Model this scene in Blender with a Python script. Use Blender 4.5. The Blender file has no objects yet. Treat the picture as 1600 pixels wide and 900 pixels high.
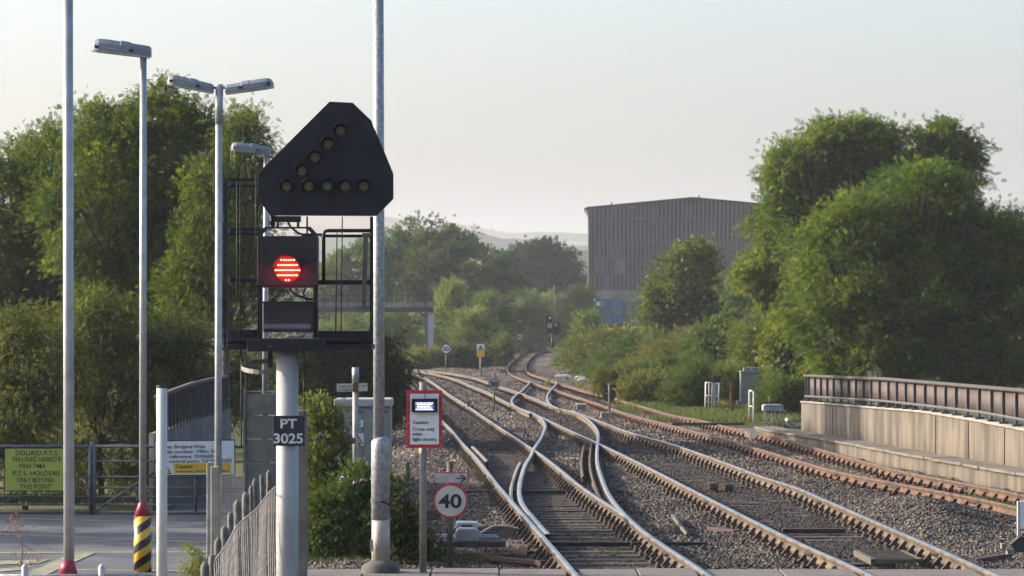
import bpy, math, random
import numpy as np
from mathutils import Vector, Matrix
R = math.radians
rng = np.random.default_rng(7)
random.seed(7)
sc = bpy.context.scene
C = sc.collection

# ------------------------------------------------------------------ camera, sky, sun, exposure
F, HC, YH = 5344.0, 2.66, 505.0          # focal length in photo pixels, eye height above the rails, horizon row
cam = bpy.data.cameras.new('camera'); camo = bpy.data.objects.new('camera', cam); C.objects.link(camo)
camo.location = (0, 0, HC); camo.rotation_euler = (R(90), 0, 0)
cam.sensor_width = 36; cam.lens = F / 1600 * 36
cam.shift_y = (YH - 450) / 1600
cam.clip_start = .5; cam.clip_end = 20000
cam.dof.use_dof = True; cam.dof.focus_distance = 33; cam.dof.aperture_fstop = 10
sc.camera = camo
SUN_EL, SUN_AZ = 22.0, -77.0             # azimuth from the view direction, minus is left
w = bpy.data.worlds.new('World'); sc.world = w; w.use_nodes = True
nt = w.node_tree; bg = nt.nodes['Background']
sky = nt.nodes.new('ShaderNodeTexSky'); sky.sky_type = 'NISHITA'; sky.sun_disc = False
sky.sun_elevation = R(SUN_EL); sky.sun_rotation = R(SUN_AZ)
sky.air_density = 1.0; sky.dust_density = 5.0; sky.ozone_density = 2.9; sky.altitude = 0
nt.links.new(sky.outputs[0], bg.inputs[0]); bg.inputs[1].default_value = .15
sl = bpy.data.lights.new('sun', 'SUN'); sl.energy = 4.2; sl.angle = R(.6); sl.color = (1, .89, .74)
so = bpy.data.objects.new('sun', sl); C.objects.link(so)
sd = Vector((math.sin(R(SUN_AZ)) * math.cos(R(SUN_EL)), math.cos(R(SUN_AZ)) * math.cos(R(SUN_EL)), math.sin(R(SUN_EL))))
so.rotation_euler = sd.to_track_quat('Z', 'Y').to_euler(); so.location = sd * 50
sc.view_settings.view_transform = 'Standard'; sc.view_settings.look = 'None'
sc.view_settings.exposure = 1.34; sc.view_settings.gamma = 1
sc.view_settings.use_white_balance = True; sc.view_settings.white_balance_temperature = 6600; sc.view_settings.white_balance_tint = 12
sc.render.engine = 'CYCLES'
cy = sc.cycles; cy.use_denoising = True; cy.max_bounces = 6; cy.diffuse_bounces = 3; cy.glossy_bounces = 2
cy.transmission_bounces = 3; cy.transparent_max_bounces = 6; cy.volume_bounces = 1; cy.use_adaptive_sampling = True
cy.adaptive_threshold = .02; cy.sample_clamp_indirect = 6; cy.caustics_reflective = False; cy.caustics_refractive = False

def W(px, py, d): return Vector(((px - 800) * d / F, d, HC - (py - YH) * d / F))
def gd(py, z=0.): return F * (HC - z) / (py - YH)

# ------------------------------------------------------------------ materials
MATS = {}
def mat(name, col, rough=.7, metal=0., col2=None, scale=4., bump=0., bscale=None, spec=.4, detail=4., stretch=None, lo=.35, hi=.65, emit=None):
    if name in MATS: return MATS[name]
    m = bpy.data.materials.new(name); m.use_nodes = True; t = m.node_tree; N = t.nodes; L = t.links
    b = N['Principled BSDF']; b.inputs['Roughness'].default_value = rough; b.inputs['Metallic'].default_value = metal
    b.inputs['Specular IOR Level'].default_value = spec
    tc = N.new('ShaderNodeTexCoord'); src = tc.outputs['Object']
    if stretch:
        mp = N.new('ShaderNodeMapping'); mp.inputs['Scale'].default_value = stretch; L.new(src, mp.inputs[0]); src = mp.outputs[0]
    nz = N.new('ShaderNodeTexNoise'); nz.inputs['Scale'].default_value = scale; nz.inputs['Detail'].default_value = detail
    L.new(src, nz.inputs['Vector'])
    if col2 is None: col2 = tuple(min(1, c * 1.25) for c in col); col_ = tuple(c * .8 for c in col)
    else: col_ = col
    r = N.new('ShaderNodeValToRGB'); r.color_ramp.elements[0].position = lo; r.color_ramp.elements[1].position = hi
    r.color_ramp.elements[0].color = (*col_, 1); r.color_ramp.elements[1].color = (*col2, 1)
    L.new(nz.outputs['Fac'], r.inputs[0]); L.new(r.outputs[0], b.inputs['Base Color'])
    if bump:
        n2 = N.new('ShaderNodeTexNoise'); n2.inputs['Scale'].default_value = bscale or scale * 4; n2.inputs['Detail'].default_value = 3
        L.new(src, n2.inputs['Vector'])
        bp = N.new('ShaderNodeBump'); bp.inputs['Strength'].default_value = bump; bp.inputs['Distance'].default_value = .02
        L.new(n2.outputs['Fac'], bp.inputs['Height']); L.new(bp.outputs[0], b.inputs['Normal'])
    if emit:
        b.inputs['Emission Color'].default_value = (*emit[0], 1); b.inputs['Emission Strength'].default_value = emit[1]
    MATS[name] = m; return m

def leafmat(name, dark, mid, light, trans=.35):
    if name in MATS: return MATS[name]
    m = bpy.data.materials.new(name); m.use_nodes = True; t = m.node_tree; N = t.nodes; L = t.links
    b = N['Principled BSDF']; b.inputs['Roughness'].default_value = .65; b.inputs['Specular IOR Level'].default_value = .15
    a = N.new('ShaderNodeAttribute'); a.attribute_name = 'tint'
    r = N.new('ShaderNodeValToRGB'); e = r.color_ramp.elements
    e[0].position = 0; e[0].color = (*dark, 1); e[1].position = 1; e[1].color = (*light, 1)
    x = e.new(.5); x.color = (*mid, 1)
    L.new(a.outputs['Fac'], r.inputs[0]); L.new(r.outputs[0], b.inputs['Base Color'])
    tr = N.new('ShaderNodeBsdfTranslucent'); mx = N.new('ShaderNodeMixShader'); mx.inputs[0].default_value = trans
    hs = N.new('ShaderNodeMix'); hs.data_type = 'RGBA'; hs.blend_type = 'MULTIPLY'; hs.inputs[0].default_value = 1
    L.new(r.outputs[0], hs.inputs[6]); hs.inputs[7].default_value = (1.35, 1.35, .5, 1)
    L.new(hs.outputs[2], tr.inputs[0])
    L.new(b.outputs[0], mx.inputs[1]); L.new(tr.outputs[0], mx.inputs[2])
    L.new(mx.outputs[0], N['Material Output'].inputs[0])
    MATS[name] = m; return m

M_galv = lambda: mat('galvanised', (.20,.21,.22), .5, .35, (.34,.355,.37), 22, .15, 60)
M_pole = lambda: mat('pale_pole', (.28,.29,.30), .45, .4, (.36,.37,.38), 9, .05)
M_black = lambda: mat('black_paint', (.008, .009, .014), .6, 0, (.016, .017, .024), 6, .05, spec=.25)
M_darkred = lambda: mat('signal_case', (.012, .009, .014), .5, 0, (.02, .014, .02), 8, .05)
M_white = lambda: mat('white_sign', (.62, .62, .60), .5, 0, (.7, .7, .68), 10)
M_dirtyw = lambda: mat('dirty_white', (.30,.31,.295), .6, 0, (.44,.44,.42), 14)
M_red = lambda: mat('sign_red', (.42, .015, .03), .5, 0, (.5, .02, .04), 8)
M_yel = lambda: mat('sign_yellow', (.62, .36, .03), .5, 0, (.7, .42, .04), 8)
M_ink = lambda: mat('ink', (.012, .013, .02), .6)
M_conc = lambda: mat('concrete', (.15,.14,.12), .9, 0, (.23,.21,.18), 3, .3, 25)
M_rust = lambda: mat('rusty_iron', (.09,.036,.02), .85, .1, (.19,.08,.042), 6, .4, 40)
M_timber = lambda: mat('old_timber', (.03, .024, .02), .85, 0, (.085, .066, .05), 5, .4, 30, stretch=(1, 6, 6))
M_post = lambda: mat('weathered_post', (.12, .11, .095), .85, 0, (.2, .185, .16), 8, .3, 30, stretch=(1, 1, .3))
M_bark = lambda: mat('bark', (.05, .04, .03), .9, 0, (.11, .09, .07), 6, .5, 20, stretch=(1, 1, .3))

# ------------------------------------------------------------------ mesh helpers
class MB:
    def __init__(s): s.v = []; s.f = []; s.m = []; s.sm = []
    def add(s, vs, fs, mi=0, sm=False):
        o = len(s.v); s.v += [tuple(v) for v in vs]
        for f in fs: s.f.append([i + o for i in f]); s.m.append(mi); s.sm.append(sm)
        return s
    def box(s, x0, x1, y0, y1, z0, z1, mi=0):
        if x0 > x1: x0, x1 = x1, x0
        if y0 > y1: y0, y1 = y1, y0
        if z0 > z1: z0, z1 = z1, z0
        v = [(x0,y0,z0),(x1,y0,z0),(x1,y1,z0),(x0,y1,z0),(x0,y0,z1),(x1,y0,z1),(x1,y1,z1),(x0,y1,z1)]
        return s.add(v, [(0,3,2,1),(4,5,6,7),(0,1,5,4),(1,2,6,5),(2,3,7,6),(3,0,4,7)], mi)
    def beam(s, a, b, w, h, mi=0):
        a, b = Vector(a), Vector(b); d = (b - a).normalized()
        up = Vector((0,0,1)) if abs(d.z) < .9 else Vector((0,1,0))
        x = d.cross(up).normalized() * (w/2); z = x.cross(d).normalized() * (h/2)
        v = [a-x-z,a+x-z,a+x+z,a-x+z,b-x-z,b+x-z,b+x+z,b-x+z]
        return s.add(v, [(0,1,2,3),(7,6,5,4),(0,4,5,1),(1,5,6,2),(2,6,7,3),(3,7,4,0)], mi)
    def tube(s, pts, r, n=8, mi=0, caps=True):
        pts = [Vector(p) for p in pts]; k = len(pts)
        rs = r if isinstance(r, (list, tuple)) else [r] * k
        vs = []; prev = None
        for i, p in enumerate(pts):
            d = (pts[min(i+1,k-1)] - pts[max(i-1,0)]).normalized()
            if prev is None:
                u = d.cross(Vector((0,1,0)) if abs(d.y) < .9 else Vector((1,0,0))).normalized()
            else: u = (prev - d * prev.dot(d)).normalized()
            prev = u; v = d.cross(u)
            for j in range(n):
                a = 2*math.pi*j/n; vs.append(p + (u*math.cos(a) + v*math.sin(a)) * rs[i])
        fs = [(i*n+j, i*n+(j+1)%n, (i+1)*n+(j+1)%n, (i+1)*n+j) for i in range(k-1) for j in range(n)]
        s.add(vs, fs, mi, True)
        if caps:
            o = len(s.v) - k*n
            s.f.append([o+j for j in range(n)][::-1]); s.m.append(mi); s.sm.append(False)
            s.f.append([o+(k-1)*n+j for j in range(n)]); s.m.append(mi); s.sm.append(False)
        return s
    def prism(s, pts, y0, y1, mi=0):          # polygon in x,z pushed from y0 to y1
        n = len(pts); v = [(x, y0, z) for x, z in pts] + [(x, y1, z) for x, z in pts]
        return s.add(v, [tuple(range(n)), tuple(range(2*n-1, n-1, -1))] + [(i, i+n, (i+1)%n+n, (i+1)%n) for i in range(n)], mi)
    def disc(s, x, z, r, y0, y1, n=28, mi=0):
        return s.prism([(x + r*math.cos(2*math.pi*i/n), z + r*math.sin(2*math.pi*i/n)) for i in range(n)], y0, y1, mi)
    def build(s, name, m, parent=None, bevel=0, loc=None):
        me = bpy.data.meshes.new(name); me.from_pydata(s.v, [], s.f); me.update()
        for x in (m if isinstance(m, (list, tuple)) else [m]): me.materials.append(x)
        me.polygons.foreach_set('material_index', s.m); me.polygons.foreach_set('use_smooth', s.sm)
        o = bpy.data.objects.new(name, me); C.objects.link(o)
        if parent: o.parent = parent
        if loc: o.location = loc
        if bevel:
            b = o.modifiers.new('bevel', 'BEVEL'); b.width = bevel; b.segments = 2; b.limit_method = 'ANGLE'; b.angle_limit = R(40)
        return o

def npmesh(name, V, Q, m, parent=None, tint=None, nper=4, loc=None, smooth=False):
    me = bpy.data.meshes.new(name); V = np.asarray(V, np.float32); Q = np.asarray(Q, np.int32).reshape(-1, nper)
    me.vertices.add(len(V)); me.vertices.foreach_set('co', V.ravel())
    me.loops.add(Q.size); me.loops.foreach_set('vertex_index', Q.ravel())
    me.polygons.add(len(Q)); me.polygons.foreach_set('loop_start', np.arange(0, Q.size, nper, dtype=np.int32))
    me.polygons.foreach_set('loop_total', np.full(len(Q), nper, np.int32))
    if smooth: me.polygons.foreach_set('use_smooth', np.ones(len(Q), bool))
    me.update(calc_edges=True)
    for x in (m if isinstance(m, (list, tuple)) else [m]): me.materials.append(x)
    if tint is not None:
        a = me.attributes.new('tint', 'FLOAT', 'POINT'); a.data.foreach_set('value', np.asarray(tint, np.float32))
    o = bpy.data.objects.new(name, me); C.objects.link(o)
    if parent: o.parent = parent
    if loc: o.location = loc
    return o

def tag(o, label=None, cat=None, group=None, kind=None):
    if label: o['label'] = label
    if cat: o['category'] = cat
    if group: o['group'] = group
    if kind: o['kind'] = kind
    return o

class T:                                     # a thing at an Empty; x() z() turn photo pixels into its local metres
    def __init__(s, name, label, cat, px, py, d, group=None, kind=None):
        s.e = bpy.data.objects.new(name, None); C.objects.link(s.e); s.e.empty_display_size = .2
        s.px, s.py, s.d, s.k = px, py, d, d / F
        s.e.location = W(px, py, d); tag(s.e, label, cat, group, kind)
    def x(s, px): return (px - s.px) * s.k
    def z(s, py): return (s.py - py) * s.k
    def box(s, mb, x0, x1, y0, y1, dy0, dy1, mi=0): return mb.box(s.x(x0), s.x(x1), dy0, dy1, s.z(y0), s.z(y1), mi)
    def text(s, txt, px, py, hpx, m, dy, parent=None, align='LEFT', wpx=None, bold=0):
        c = bpy.data.curves.new('lettering', 'FONT'); c.body = txt; c.align_x = align; c.size = hpx * s.k / .7
        c.extrude = .001; c.offset = bold; c.materials.append(m)
        o = bpy.data.objects.new('lettering', c); C.objects.link(o); o.parent = parent or s.e
        o.location = (s.x(px), dy, s.z(py)); o.rotation_euler = (R(90), 0, 0)
        bpy.context.view_layer.update()
        me = bpy.data.meshes.new_from_object(o.evaluated_get(bpy.context.evaluated_depsgraph_get())); loc, rot, par = o.location.copy(), o.rotation_euler.copy(), o.parent
        bpy.data.objects.remove(o); o = bpy.data.objects.new('lettering', me); C.objects.link(o); o.parent = par; o.location = loc; o.rotation_euler = rot
        if wpx:
            xs_ = [v.co.x for v in me.vertices]; w0 = max(xs_) - min(xs_)
            if w0 > 0: o.scale.x = wpx * s.k / w0
        return o

# ------------------------------------------------------------------ rails traced as photo pixels on the plane of the rail tops
RAILS = {
 'T1L': [(925,930),(900.6,899.4),(853.8,845.5),(810,796),(779,760),(740,711),(720,690),(702.5,669),(690,657),(672,636),(647,607),(638,598),(622,587),(600,578)],
 'T1R': [(1150,930),(1108.6,899.4),(1006,830.4),(973.8,804),(933,777.5),(900.6,755),(878,736),(840,707),(805,684),(767,659),(748,646),(716,625),(700,615),(684,603),(670,594),(650,585.5),(637,582),(600,575)],
 'T2L': [(1420,930),(1361.5,899),(1240,844),(1120,785),(1059,754),(980,714),(929,690),(885,670),(840,649),(826,643),(806,635),(780,622.5),(760,612),(750,608),(730,600),(715,593.5),(700,589),(684,585),(668,582),(650,579.5),(600,574.5)],
 'T2R': [(1640,930),(1561.8,900),(1465,857),(1384,822),(1285,779),(1240,775-15),(1189.5,744),(1144.5,727),(1097.5,710),(1060,697),(980,674),(942.5,660),(905,646),(864,635),(847.5,627.5),(812.5,614),(800,609.5),(780,603.5),(755,594.5),(735,588.5),(716,585),(690,581),(665,578.5),(630,576),(600,573)],
 'T3L': [(1640,803),(1577.5,789),(1541.5,781),(1442,762),(1316.5,738),(1240,717),(1189.4,702),(1125.6,684),(1060,667),(982,646.5),(927.5,628),(880,612.5),(846,602),(830,596.5),(808,589),(796,583),(792.5,578),(793,573.5),(800,566),(808,558.5),(816,552.5),(828,547.5),(848,544.2)],
 'T3R': [(1640,783),(1600,773),(1510,755),(1424.5,739),(1348,720),(1284,702),(1210,682),(1135,666),(1094,656),(1046,647),(1022.5,640),(975,626.5),(942,616),(919,611),(892,603.5),(869,597),(860,593.5),(845,589),(830,584),(822,578.5),(821,574),(824,566),(830,558),(837,553),(848,549.5),(860,547.5)],
 'X1': [(826,642.5),(840,649.5),(847.5,656),(852,664),(849,676),(842.5,689),(835,700),(830,711),(821,726),(815.5,742),(811.8,758),(812,776),(818,791),(831,807),(844,822),(856,835)],
 'X2': [(893,641.5),(905,647),(917.5,654.5),(927.5,664),(934,675),(934.5,685),(933.5,697),(932.7,709),(933.5,724),(940,747),(949.6,770),(964,791),(984,812),(1003,829),(1018,840)],
 'Y1': [(829,595.5),(826,600),(820,606),(812,613.5),(803,620),(799.5,627),(804,634),(814,639.5),(828,646)],
 'Y2': [(869,596.5),(869,600),(864,605.5),(858,612.5),(855,619),(856,627),(864,634.5),(875,639)],
}
def curve_px(pts):
    p = sorted(pts, key=lambda q: -q[1]); y = np.array([q[1] for q in p], float); x = np.array([q[0] for q in p], float)
    return y, x
def rail_fn(pts):
    """X as a smooth function of Y"""
    y, x = curve_px(pts); D = F * HC / (y - YH); X = (x - 800) * D / F
    m = np.gradient(x, y)
    def f(d):
        yy = YH + F * HC / np.asarray(d, float)
        yy = np.clip(yy, y[-1], y[0]); yr = y[::-1]; i = np.clip(np.searchsorted(yr, yy) - 1, 0, len(y) - 2)
        y0 = yr[i]; y1 = yr[i+1]; xr = x[::-1]; mr = m[::-1]; h = y1 - y0; t = (yy - y0) / h
        px = (2*t**3-3*t**2+1)*xr[i] + (t**3-2*t**2+t)*h*mr[i] + (-2*t**3+3*t**2)*xr[i+1] + (t**3-t**2)*h*mr[i+1]
        return (px - 800) * np.asarray(d, float) / F
    return f, D[0], D[-1]
FN = {k: rail_fn(v) for k, v in RAILS.items()}
def rail_line(k, d0=None, d1=None):
    f, a, b = FN[k]; a = max(a, d0 or a); b = min(b, d1 or b)
    n = int((b - a) / .5) + 2; d = np.linspace(a, b, n); x = f(d)
    for _ in range(5):
        xs = x.copy(); wgt = np.clip((d - 60) / 100, .12, 1)
        xs[1:-1] = x[1:-1] * (1 - wgt[1:-1] * .6) + (x[:-2] + x[2:]) / 2 * wgt[1:-1] * .6; x = xs
    return x, d

M_steel = mat('rail_head_steel', (.22,.215,.21), .33, .85, (.40,.385,.37), 3, .05)
M_dull = mat('rail_head_dull', (.2, .15, .11), .45, .5, (.3, .23, .17), 5, .05)
M_side = mat('rail_side', (.045,.034,.025), .8, .1, (.12,.088,.058), 3, .3, 30)
M_orust = mat('orange_rust', (.042,.028,.021), .9, 0, (.115,.062,.038), 4, .35, 30)
M_orhead = mat('orange_rust_head', (.075,.046,.034), .65, .15, (.135,.078,.052), 4, .1, 30)
PROF = [(-.035,0),(-.035,-.038),(-.011,-.05),(-.011,-.105),(-.031,-.116),(-.031,-.145),(.031,-.145),(.031,-.116),(.011,-.105),(.011,-.05),(.035,-.038),(.035,0)]
def rail_mesh(name, x, d, parent, head, side, z=0., off=0., rw=1.):
    n = len(x); P = np.array(PROF); t = np.gradient(x, d); c = 1/np.sqrt(1+t*t)
    V = np.zeros((n, 12, 3)); px = (P[:,0]*rw + off)[None,:]
    V[:,:,0] = x[:,None] + px * c[:,None]; V[:,:,1] = d[:,None] - px * (t*c)[:,None]; V[:,:,2] = P[None,:,1] + z
    i = np.arange(n-1)[:,None]*12; j = np.arange(12)[None,:]; jn = (j+1) % 12
    Q = np.stack([i+j, i+jn, i+12+jn, i+12+j], -1).reshape(-1,4)
    Q = Q[:, ::-1]
    o = npmesh(name, V.reshape(-1,3), Q, [side, head], parent)
    mi = np.tile((np.arange(12) == 11).astype(np.int32), n-1)
    o.data.polygons.foreach_set('material_index', mi)
    bm_e = [tuple(range(12)), tuple(range((n-1)*12, n*12))]
    return o

def chair_mesh(orange):
    mb = MB()
    for s in (-1, 1):
        v = [(s*.03,-.045,-.17),(s*.13,-.045,-.17),(s*.13,.045,-.17),(s*.03,.045,-.17),(s*.02,-.035,-.07),(s*.045,-.035,-.07),(s*.045,.035,-.07),(s*.02,.035,-.07)]
        fs = [(0,3,2,1),(4,5,6,7),(0,1,5,4),(1,2,6,5),(2,3,7,6),(3,0,4,7)]
        if s < 0: fs = [f[::-1] for f in fs]
        mb.add(v, fs)
    mb.box(-.19,.19,-.09,.09,-.195,-.165)
    for s in (-1,1):
        for q in (-.055,.055): mb.tube([(s*.165,q,-.165),(s*.165,q,-.13)], .018, 6)
    return mb
def track(name, label, L_, R_, head, side, chair_m, d_to=360):
    e = bpy.data.objects.new(name, None); C.objects.link(e); tag(e, label, 'railway track', 'railway tracks')
    for k in (L_, R_):
        x, d = rail_line(k, 33.5, d_to); rail_mesh('rail', x, d, e, head, side)
    fl, fr = FN[L_][0], FN[R_][0]
    a = max(FN[L_][1], FN[R_][1], 37.8); b = min(FN[L_][2], FN[R_][2], d_to)
    base = slm = None; far = MB(); n = 0; d = a
    while d < b:
        xl, xr = float(fl(d)), float(fr(d)); g = xr - xl; t = ((float(fl(d+.5))-xl) + (float(fr(d+.5))-xr)) ; rz = -math.atan(t)
        cx = (xl+xr)/2; wdt = g/2+.5
        if n < 100:
            if base is None:
                base = MB().box(-1.2,1.2,-.125,.125,-.30,-.195).build('sleeper', M_timber(), e, .012)
                cm = chair_mesh(False).build('rail_chair', chair_m, base)
                s = base; cs = [cm]
                c2 = cm.copy(); C.objects.link(c2); cs.append(c2); c2.parent = s
            else:
                s = base.copy(); C.objects.link(s); s.parent = e; cs = []
                for _ in range(2):
                    c2 = cm.copy(); C.objects.link(c2); c2.parent = s; cs.append(c2)
            s.location = (cx, d, random.uniform(-.006, .004)); s.rotation_euler = (0,0,rz); s.scale = (wdt/1.2,1,1)
            for c2, sx in zip(cs, (-1,1)): c2.location = (sx*g/2/(wdt/1.2),0,0); c2.scale = (1.2/wdt,1,1)
        else:
            far.box(cx-wdt,cx+wdt,d-.125,d+.125,-.30,-.195,0)
            for x_ in (xl,xr): far.box(x_-.14,x_+.14,d-.06,d+.06,-.19,-.1,1)
        n += 1; d += .72
    if far.v: tag(far.build('distant_sleepers', [M_timber(), chair_m], e), kind='stuff')
    return e
M_chair = mat('chair_iron', (.035, .027, .022), .9, 0, (.09, .065, .045), 12, .3, 60)
track('railway_track', 'nearest running track on the left with polished rails and dirty dark sleepers', 'T1L', 'T1R', M_steel, M_side, M_chair, 200)
track('railway_track', 'middle running track with polished rails between the crossover and the rusty siding', 'T2L', 'T2R', M_steel, M_side, M_chair, 205)
track('railway_track', 'orange rusty track beside the concrete parapet curving away to the far woods', 'T3L', 'T3R', M_orhead, M_orust, mat('rusty_chair', (.03,.018,.013), .9, 0, (.09,.046,.03), 12, .3, 60), 360)
e = bpy.data.objects.new('crossover_track', None); C.objects.link(e)
tag(e, 'near crossover rails curving in an S between the nearest and the middle track', 'crossover')
for k in ('X1', 'X2'):
    x, d = rail_line(k); rail_mesh('rail', x, d, e, M_steel, M_side, .004)
for off, da, db in ((-.14, 52, 80), (-.30, 60, 76)):
    x, d = rail_line('X2', da, db); rail_mesh('check_rail', x, d, e, M_chair, M_side, -.03, off, .7)
x, d = rail_line('X1', 50, 66); rail_mesh('check_rail', x, d, e, M_dull, M_side, -.02, -.13, .8)
x, d = rail_line('T1L', 66, 74); rail_mesh('check_rail', x, d, e, M_dull, M_side, -.004, .16)
for yy in (57, 43.6):
    MB().box(float(FN['T1L'][0](yy))-.5 , float(FN['T1R'][0](yy))+.8, yy-.05, yy+.05, -.18, -.13).build('point_rod', M_black(), e)
e = bpy.data.objects.new('crossover_track', None); C.objects.link(e)
tag(e, 'distant crossover rails joining the middle track to the rusty siding', 'crossover')
for k in ('Y1', 'Y2'):
    x, d = rail_line(k); rail_mesh('rail', x, d, e, M_steel, M_side, .004)

for tr_ in [o for o in C.objects if o.name.startswith('railway_track')]:
    i_ = {'railway_track':'T1','railway_track.001':'T2','railway_track.002':'T3'}[tr_.name]; src = None
    for sd_ in 'LR':
        for yy in (40.5 if i_ != 'T3' else 57, 52.2, 61.7, 70.4, 83, 96, 112):
            f_ = FN[i_+sd_][0]
            if yy < FN[i_+sd_][1] + .5: continue
            a = Vector((float(f_(yy-.25)), yy-.25, -.077)); b_ = Vector((float(f_(yy+.25)), yy+.25, -.077)); d_ = (b_-a).normalized(); n_ = Vector((d_.y, -d_.x, 0))
            c_ = (a+b_)/2
            if src is None:
                mb = MB()
                for q in (-1, 1):
                    mb.box(q*.012, q*.034, -.25, .25, -.025, .025)
                    for v in (-.18, -.06, .06, .18): mb.tube([(q*.034, v, 0), (q*.052, v, 0)], .014, 6)
                src = o_ = mb.build('fishplate', M_chair, tr_)
            else: o_ = src.copy(); C.objects.link(o_); o_.parent = tr_
            o_.location = c_; o_.rotation_euler = (0, 0, -math.atan2(d_.x, d_.y))

# ------------------------------------------------------------------ ground sheets
def ground_mat():
    m = bpy.data.materials.new('rough_grass_soil'); m.use_nodes = True; t = m.node_tree; N = t.nodes; L = t.links; b = N['Principled BSDF']
    b.inputs['Roughness'].default_value = .95; b.inputs['Specular IOR Level'].default_value = .1
    tc = N.new('ShaderNodeTexCoord'); n = N.new('ShaderNodeTexNoise'); n.inputs['Scale'].default_value = .06; n.inputs['Detail'].default_value = 8
    L.new(tc.outputs['Object'], n.inputs['Vector']); r = N.new('ShaderNodeValToRGB')
    r.color_ramp.elements[0].position = .35; r.color_ramp.elements[0].color = (.04,.055,.018,1); r.color_ramp.elements[1].position = .7; r.color_ramp.elements[1].color = (.12,.11,.05,1)
    L.new(n.outputs['Fac'], r.inputs[0]); L.new(r.outputs[0], b.inputs['Base Color'])
    n2 = N.new('ShaderNodeTexNoise'); n2.inputs['Scale'].default_value = 6; L.new(tc.outputs['Object'], n2.inputs['Vector'])
    bp = N.new('ShaderNodeBump'); bp.inputs['Distance'].default_value = .1; bp.inputs['Strength'].default_value = .6
    L.new(n2.outputs['Fac'], bp.inputs['Height']); L.new(bp.outputs[0], b.inputs['Normal'])
    return m
MG = ground_mat()
tag(MB().add([(-3500,-300,-.5),(3500,-300,-.5),(3500,6000,-.5),(-3500,6000,-.5)], [(0,1,2,3)]).build('ground', MG), 'rough grassy ground beyond the tracks', None, None, 'structure')

def stone_col(N, L, b, vec, dirt=True):
    """grey-blue and tan stones, browner where the tracks are dirty"""
    v = N.new('ShaderNodeTexVoronoi'); v.inputs['Scale'].default_value = 20; L.new(vec, v.inputs['Vector'])
    r = N.new('ShaderNodeValToRGB'); e = r.color_ramp.elements
    e[0].color = (.04,.038,.038,1); e[0].position = 0; e[1].color = (.26,.215,.165,1); e[1].position = 1
    x = e.new(.35); x.color = (.08,.076,.073,1); x = e.new(.7); x.color = (.16,.135,.11,1)
    sp = N.new('ShaderNodeSeparateColor'); L.new(v.outputs['Color'], sp.inputs[0]); L.new(sp.outputs[0], r.inputs[0])
    return v, r
def ballast_mat():
    m = bpy.data.materials.new('ballast_bed'); m.use_nodes = True; t = m.node_tree; N = t.nodes; L = t.links; b = N['Principled BSDF']
    b.inputs['Roughness'].default_value = .95; b.inputs['Specular IOR Level'].default_value = .15
    tc = N.new('ShaderNodeTexCoord'); v, r = stone_col(N, L, b, tc.outputs['Object'])
    nz = N.new('ShaderNodeTexNoise'); nz.inputs['Scale'].default_value = .7; nz.inputs['Detail'].default_value = 5; L.new(tc.outputs['Object'], nz.inputs['Vector'])
    r2 = N.new('ShaderNodeValToRGB'); r2.color_ramp.elements[0].position = .35; r2.color_ramp.elements[0].color = (.62,.6,.6,1); r2.color_ramp.elements[1].position = .62; r2.color_ramp.elements[1].color = (1,.95,.88,1)
    L.new(nz.outputs['Fac'], r2.inputs[0])
    mx = N.new('ShaderNodeMix'); mx.data_type = 'RGBA'; mx.blend_type = 'MULTIPLY'; mx.inputs[0].default_value = 1
    L.new(r.outputs[0], mx.inputs[6]); L.new(r2.outputs[0], mx.inputs[7])
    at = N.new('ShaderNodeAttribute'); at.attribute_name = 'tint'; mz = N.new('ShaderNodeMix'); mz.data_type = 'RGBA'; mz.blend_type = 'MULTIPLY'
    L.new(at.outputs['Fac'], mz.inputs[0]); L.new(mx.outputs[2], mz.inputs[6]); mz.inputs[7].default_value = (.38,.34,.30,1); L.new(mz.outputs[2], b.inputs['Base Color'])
    bp = N.new('ShaderNodeBump'); bp.inputs['Distance'].default_value = .04; bp.inputs['Strength'].default_value = 1; bp.invert = True
    L.new(v.outputs['Distance'], bp.inputs['Height']); L.new(bp.outputs[0], b.inputs['Normal'])
    return m
LB = [(33,-4.6),(37,-4.0),(45,-2.6),(60,-3.2),(80,-4.8),(110,-6.5),(150,-8.5),(180,-12),(205,-22),(215,-26),(222,-6),(240,-1.8),(300,-2.2),(400,-4)]
RB = [(33,11),(59,9.3),(81,7.2),(86,6.4),(95,5.2),(105,4.8),(120,4.6),(150,4.4),(180,4.6),(220,4.6),(260,5.0),(310,5.2),(345,6),(400,14)]
lbx = lambda y: np.interp(y, [p[0] for p in LB], [p[1] for p in LB])
rbx = lambda y: np.interp(y, [p[0] for p in RB], [p[1] for p in RB])
def bnoise(x, y):
    return .02*np.sin(x*1.7+y*.9)+.018*np.sin(x*3.1-y*1.3+1)+.012*np.sin(x*7.7+y*2.9)+.01*np.sin(-x*5.3+y*6.1)
def mound(x, y):
    z = .34*np.exp(-(((x-5.9)/.8)**2 + ((y-49.5)/3.)**2))       # heap beside the rusty track
    z += .22*np.exp(-(((x+3.6)/1.6)**2 + ((y-198)/9.)**2)) + .18*np.exp(-(((x-.2)/1.1)**2 + ((y-178)/10.)**2))
    z += .12*np.exp(-(((x+1.9)/.5)**2 + ((y-70)/25.)**2))
    return z
def inside_tracks(x, y):
    o = np.zeros_like(x, bool)
    for a, b in (('T1L','T1R'), ('T2L','T2R'), ('T3L','T3R')):
        o |= (x > FN[a][0](y)) & (x < FN[b][0](y)) & (y < min(FN[a][2], FN[b][2]))
    return o
def bz(x, y):
    z = -.19 + bnoise(x, y) + mound(x, y)
    tr = inside_tracks(x, y)
    return np.where(tr, np.minimum(z, np.where((y < 75) & (x < FN['T1R'][0](y)), -.208, -.183)), z)
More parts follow.
